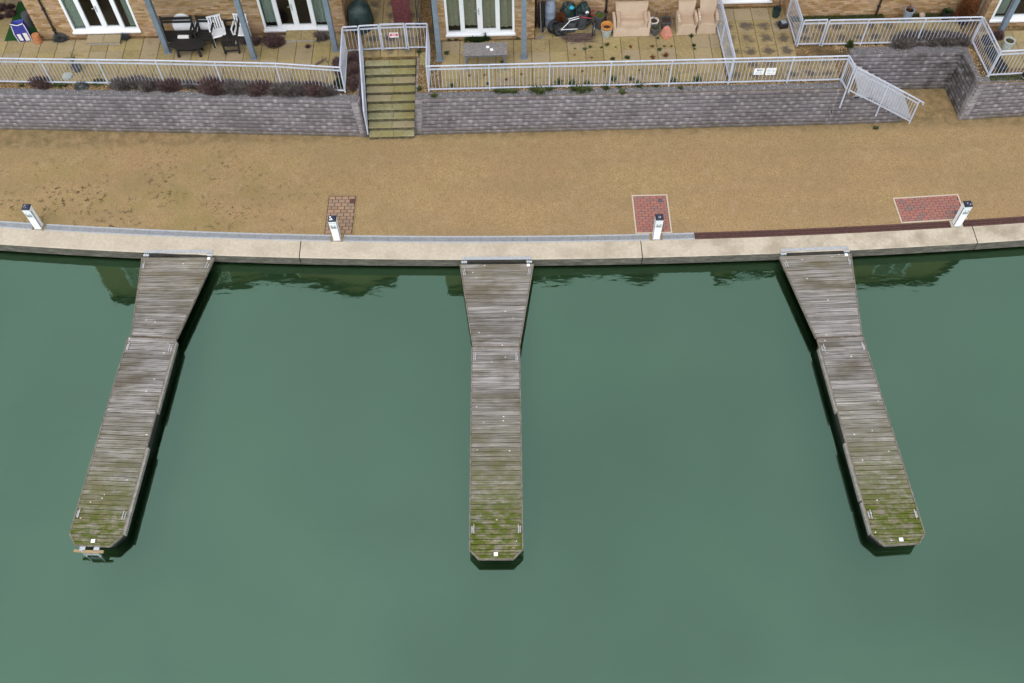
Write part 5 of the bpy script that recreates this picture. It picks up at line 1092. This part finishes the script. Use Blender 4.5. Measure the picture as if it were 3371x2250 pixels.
def wheel(c, R, yaw, nm='wheel'):
    m = MB(); n = 28; k = 6; vs = []
    for i in range(n):
        a = 2 * math.pi * i / n
        for j in range(k): b = 2 * math.pi * j / k; q = R + .022 * math.cos(b); vs.append((q * math.cos(a), .022 * math.sin(b), q * math.sin(a)))
    m.add(vs, [(i * k + j, ((i + 1) % n) * k + j, ((i + 1) % n) * k + (j + 1) % k, i * k + (j + 1) % k) for i in range(n) for j in range(k)])
    w = m.build(nm, MT['blackp'], bk, loc=c, rot=(0, 0, yaw), smooth=True)
    m = MB(); vs = []
    for i in range(n):
        a = 2 * math.pi * i / n
        for q, y in ((R - .022, -.012), (R - .022, .012), (R - .036, 0)): vs.append((q * math.cos(a), y, q * math.sin(a)))
    m.add(vs, [(i * 3 + j, ((i + 1) % n) * 3 + j, ((i + 1) % n) * 3 + (j + 1) % 3, i * 3 + (j + 1) % 3) for i in range(n) for j in range(3)]); m.build('rim', MT['darkpot'], w)
    m = MB(); m.tube([(0, -.04, 0), (0, .04, 0)], .025, 8)
    for i in range(14): a = 2 * math.pi * i / 14; m.tube([(0, .02 * (-1) ** i, 0), ((R - .03) * math.cos(a), 0, (R - .03) * math.sin(a))], .0025, 3)
    m.build('spokes', MT['greyp'], w); return w
wheel((0, 0, .26), .235, 0); wheel((1.12, 0, .26), .235, R_(75))
def tubep(nm, pts, r, mt): MB().tube(pts, r, 7).build(nm, MT[mt], bk, smooth=True)
tubep('seat_stay', [(0, -.03, .26), (.28, -.01, .56)], .012, 'plate'); tubep('luggage_rack', [(.24, -.06, .60), (.6, -.06, .70), (.6, .06, .70), (.24, .06, .60)], .012, 'plate'); tubep('seat_tube', [(.56, 0, .27), (.63, 0, .78)], .018, 'blackp'); tubep('top_tube', [(.63, 0, .72), (1.03, 0, .64)], .018, 'red'); tubep('down_tube', [(.57, 0, .28), (1.04, 0, .58)], .02, 'blackp'); tubep('chain_stay', [(0, -.03, .26), (.56, -.02, .27)], .012, 'plate')
tubep('fork', [(1.12, .0, .27), (1.02, 0, .62), (1.0, 0, .78)], .017, 'blackp'); tubep('handlebar', [(1.12, -.2, .86), (1.02, -.12, .84), (1.0, 0, .80), (1.02, .12, .84), (1.12, .2, .86)], .015, 'red'); MB().lathe([(.05, 0), (.08, .02), (.05, .05), (.002, .05)], 12, (.63, 0, .78), sx=1.6).build('saddle', MT['blackp'], bk)
r = thing('black_bucket', 'black bucket lying on its side behind the bicycle wheel', 'bucket', (1.86, 27.12, ZT + .24)); r.rotation_euler = (R_(78), 0, R_(8)); MB().lathe([(.17, -.2), (.225, .08), (.24, .08), (.24, .1), (.21, .1), (.16, -.12), (.002, -.12)], 22).build('bucket_body', MT['blackp'], r, smooth=True)
r = thing('old_tyre', 'black tyre standing between the barrel and the bicycle wheel', 'tyre', (1.70, 27.2, ZT + .25)); m = MB(); n, k = 26, 8; m.add([((.2 + .045 * math.cos(2 * math.pi * j / k)) * math.cos(2 * math.pi * i_ / n), .045 * math.sin(2 * math.pi * j / k), (.2 + .045 * math.cos(2 * math.pi * j / k)) * math.sin(2 * math.pi * i_ / n)) for i_ in range(n) for j in range(k)], [(i_ * k + j, ((i_ + 1) % n) * k + j, ((i_ + 1) % n) * k + (j + 1) % k, i_ * k + (j + 1) % k) for i_ in range(n) for j in range(k)]); m.build('tread', MT['blackp'], r, smooth=True, rot=(R_(-12), 0, R_(20)))
tw = thing('stick_pile', 'bundle of brown sticks lying on the paving by the bicycle', 'sticks', tuple(at(1750 + 1480 / 9.224, 1185 / 9.224, ZT))); r0 = random.Random(21)
for k in range(90):
    y = r0.gauss(0, .11); x = r0.uniform(-.25, .2) - y * .3; l = r0.uniform(.25, .5); a = r0.gauss(.08, .22); z = .012 + .1 * max(0, 1 - abs(y) / .2) * r0.random(); MB().tube([(x - l * math.cos(a), y - l * math.sin(a), z), (x + l * math.cos(a) * .1, y + r0.uniform(-.01, .01), z + .015), (x + l * math.cos(a), y + l * math.sin(a), z)], [.007, .009, .004], 4).build('stick', MT['twig'], tw)
# planters and pots by the sofa
r = lathe_pot('planter_trough', 'dark square planter full of moss beside the orange pot', (3.28, 27.42, ZT), [(.12, 0), (.155, .5), (.165, .5), (.165, .53), (.14, .53), (.135, .47), (.002, .47)], MT['darkpot'], 'planter', (.138, .50, MT['grass']), sq=1, rz=R_(-35))
r = lathe_pot('stone_pot', 'pale stone-grey pot holding an orange pot beside the sofa', (3.50, 26.98, ZT), [(.13, 0), (.19, .30), (.20, .30), (.20, .34), (.17, .34), (.16, .30), (.002, .3)], MT['stone']); o = lathe_pot('orange_pot', 'orange plastic pot stacked in the stone-grey pot', (3.50, 26.98, ZT + .31), vessel(.15, .195, .16, .018, .13), MT['orange'], 'pot', (.13, .04, MT['compost']))
WK = MT['wicker']
sf = thing('wicker_sofa', 'pale wicker two-seat sofa against the brick recess', 'sofa', (4.36, 27.28, ZT))
def hexa(m, b, t): return m.add(list(b) + list(t), [(0, 3, 2, 1), (4, 5, 6, 7), (0, 1, 5, 4), (1, 2, 6, 5), (2, 3, 7, 6), (3, 0, 4, 7)])
def quad(x0, x1, y0, y1, z): return [(x0, y0, z), (x1, y0, z), (x1, y1, z), (x0, y1, z)]
hexa(MB(), quad(-.62, .62, -.36, .3, 0), quad(-.54, .54, -.30, .3, .28)).build('base', WK, sf)
for s in (-1, 1):
    m = MB(); x0, x1 = sorted((s * .53, s * .62)); hexa(m, quad(x0, x1, -.34, .25, .0), quad(x0 + .02 * s, x1 + .02 * s, -.26, .25, .55)); m.build('outer_side', WK, sf)
    m = MB(); x0, x1 = sorted((s * .42, s * .52)); hexa(m, quad(x0, x1, -.27, .2, .25), quad(x0, x1, -.30, .2, .64)); m.build('armrest', WK, sf)
m = MB(); vs = []; n = 8
for i in range(n + 1):
    x = -.42 + .84 * i / n; b = .045 * math.sin(math.pi * i / n); vs += [(x, -.27 - b, .28), (x, -.27 - b, .44), (x, .2, .42), (x, .2, .28)]
m.add(vs, [(i * 4 + j, i * 4 + 4 + j, i * 4 + 4 + (j + 1) % 4, i * 4 + (j + 1) % 4) for i in range(n) for j in range(4)] + [(0, 1, 2, 3), (n * 4 + 3, n * 4 + 2, n * 4 + 1, n * 4)]); m.build('seat_cushion', WK, sf)
hexa(MB(), quad(-.50, .50, .14, .28, .28), quad(-.56, .56, .24, .33, .92)).build('backrest', WK, sf)
def armchair(label, x, y, rz):
    r = thing('wicker_armchair', label, 'armchair', (x, y, ZT), rz); hexa(MB(), quad(-.30, .30, -.30, .26, 0), quad(-.26, .26, -.28, .26, .38)).build('base', WK, r); hexa(MB(), quad(-.24, .24, -.27, .2, .381), quad(-.235, .235, -.26, .2, .43)).build('seat_cushion', WK, r)
    for s in (-1, 1):
        m = MB(); P = [(-.30, 0), (-.27, .2), (-.29, .4), (-.33, .62), (.05, .66), (.28, .60), (.28, 0)]; vs = []
        for off_ in (0, .075):
            for (yy, zz) in P: vs.append((s * (.245 + off_ + .05 * max(0, zz - .25) - (.03 if zz < .3 and off_ else 0) + (.04 if zz == 0 else 0)), yy, zz))
        k = len(P); m.add(vs, [tuple(range(k)), tuple(range(k, 2 * k))[::-1]] + [(i, k + i, k + (i + 1) % k, (i + 1) % k) for i in range(k)]); m.build('armrest', WK, r)
    hexa(MB(), quad(-.24, .24, .16, .28, .38), quad(-.30, .30, .26, .34, .96)).build('backrest', WK, r)
    return r
armchair('pale wicker armchair beside the pink upturned pot', 6.24, 27.22, R_(1)); armchair('pale wicker armchair next to the dividing railing', 6.96, 27.26, R_(-3))
def dead_stem(root, h, n, seed, mt='twig', base=.25):
    r0 = random.Random(seed); m = MB()
    for _ in range(n):
        a = r0.uniform(0, 6.28); l = h * r0.uniform(.6, 1); m.tube([(0, 0, base), (.04 * math.cos(a), .04 * math.sin(a), base + l * .5), (.1 * math.cos(a), .1 * math.sin(a), base + l)], [.008, .006, .003], 4)
        for q in range(8): z = base + l * r0.uniform(.5, 1); d = Vector((r0.uniform(-1, 1), r0.uniform(-1, 1), r0.uniform(-.3, 1))).normalized() * .06; p = Vector((.09 * math.cos(a), .09 * math.sin(a), z)); m.add([p, p + d + Vector((.008, 0, 0)), p + d * 1.3, p + d - Vector((.008, 0, 0))], [(0, 1, 2, 3)])
    m.build('stems', MT[mt], root)
r = lathe_pot('white_pot', 'white pot with a leggy dead plant beside the sofa', (5.15, 27.38, ZT), vessel(.12, .165, .28, .025, .05), MT['whitepot'], 'pot', (.13, .235, MT['compost'])); dead_stem(r, .55, 4, 31, 'twig')
r = lathe_pot('square_planter', 'slate square planter with bare twigs between the pots', (5.56, 27.32, ZT), [(.13, 0), (.165, .30), (.175, .30), (.175, .34), (.15, .34), (.145, .28), (.002, .28)], MT['darkpot'], 'planter', (.148, .30, MT['compost']), sq=1); dead_stem(r, .75, 5, 33)
r = lathe_pot('slate_pot', 'slate round pot with green shoots in front of the white pot', (5.17, 27.0, ZT), vessel(.10, .145, .30, .015, .04), MT['darkpot'], 'pot', (.12, .27, MT['compost'])); m = weed_mesh(3, 22, .12, .02, 1.0); m.build('shoots', MT['green'], r, loc=(0, 0, .27))
r = thing('upturned_pot', 'upturned pink square pot on a broken saucer by the armchair', 'pot', (5.56, 26.92, ZT), R_(28)); MB().lathe([(.21, .03), (.215, .06), (.205, .06), (.115, .34), (.108, .355), (.002, .355)], 4, sq=0).build('pot_body', MT['pink'], r); MB().cbox(-.17, .17, -.17, .17, 0, .028, .006).build('saucer', MT['terra'], r)
# stained patio and east side
r = lathe_pot('green_bin', 'small dark green bin by the recessed door', (9.45, 27.75, ZT), vessel(.11, .14, .32, .015, .1), MT['tarp'], 'bin'); MB().tube([(.1, -.1, .1), (.0, .05, .9)], .014, 5).build('stick', MT['blackp'], r)
r = thing('lantern_box', 'black lantern box standing beside the railing post', 'lantern', (9.62, 27.22, ZT), R_(12)); MB().cbox(-.14, .14, -.12, .12, 0, .2, .02).build('lantern_body', MT['blackp'], r); MB().box(-.09, .09, -.08, .08, .2, .215).build('glass_top', MT['bluepot'], r)
r = lathe_pot('blue_grey_pot', 'tall blue-grey pot with withered stems against the east block', (13.9, 27.35, ZT), vessel(.12, .165, .5, .02, .05), MT['bluepot'], 'pot', (.13, .45, MT['compost'])); dead_stem(r, .16, 10, 41, 'rustp', .45)
r = lathe_pot('terracotta_pot', 'little tan pot on the grass beside the blue-grey pot', (14.48, 27.5, ZT), vessel(.06, .085, .14), MT['edging'])
r = lathe_pot('dark_pot', 'black pot with a clipped green plant next to the russet shrub', (15.28, 27.42, ZT), vessel(.13, .18, .3, .02, .04), MT['blackp'], 'pot', (.14, .27, MT['compost'])); m = weed_mesh(9, 120, .2, .025, 1.6); m.build('leaves', MT['dgreen'], r, loc=(0, 0, .27))
r = lathe_pot('shrub_pot', 'black pot at the foot of the russet shrub', (15.85, 27.25, ZT), vessel(.18, .24, .32, .02, .04), MT['blackp'], 'pot', (.2, .28, MT['compost'])); shrub('russet_shrub', 'upright russet-brown shrub growing in the black pot', (15.88, 27.3, ZT + .29), .46, .36, 1.15, 9000, MT['rustp'], seed=160, L=.08, wd=.012)
r = lathe_pot('stone_planter', 'round grey stone pot of earth on the end patio', (16.98, 25.9, ZT), vessel(.15, .175, .34, .03, .05), MT['stone'], 'pot', (.14, .30, MT['compost'])); m = weed_mesh(12, 12, .08, .015, 1.0); m.build('shoots', MT['green'], r, loc=(0, 0, .30))
r = thing('garden_lounger', 'black folded garden lounger behind the end railing', 'lounger', (16.42, 25.25, ZT), R_(12)); MB().cbox(-.15, .15, -.55, .55, .1, .22, .03).build('cushion', MT['blackp'], r); MB().cbox(-.15, .15, .56, .9, .22, .45, .03).build('headrest', MT['blackp'], r)
for s in (-.12, .12): MB().bar((s, -.5, 0), (s, -.5, .1), .03).build('leg', MT['blackp'], r); MB().bar((s, .5, 0), (s, .5, .1), .03).build('leg', MT['blackp'], r)
r = lathe_pot('edge_pot', 'black pot with a pale band and a green plant under the end railing', (17.22, 24.5, 1.5), vessel(.09, .12, .15, .015, .04), MT['blackp'], 'pot', (.095, .13, MT['compost'])); MB().lathe([(.118, .07), (.121, .075), (.121, .10), (.118, .105)], 16).build('band', MT['plate'], r); m = weed_mesh(15, 50, .2, .02, 1.2); m.build('leaves', MT['dgreen'], r, loc=(0, 0, .13))
r = thing('wind_chime', 'thin cable hung in loops along the end railing', 'cable', (15.9, 25.4, ZT + 1.13)); m = MB().tube([(-.02 + .015 * math.sin(k), .7 - k * .1, .012 * math.cos(k * 2.)) for k in range(15)], .005, 4); m.build('strand', MT['blackp'], r)
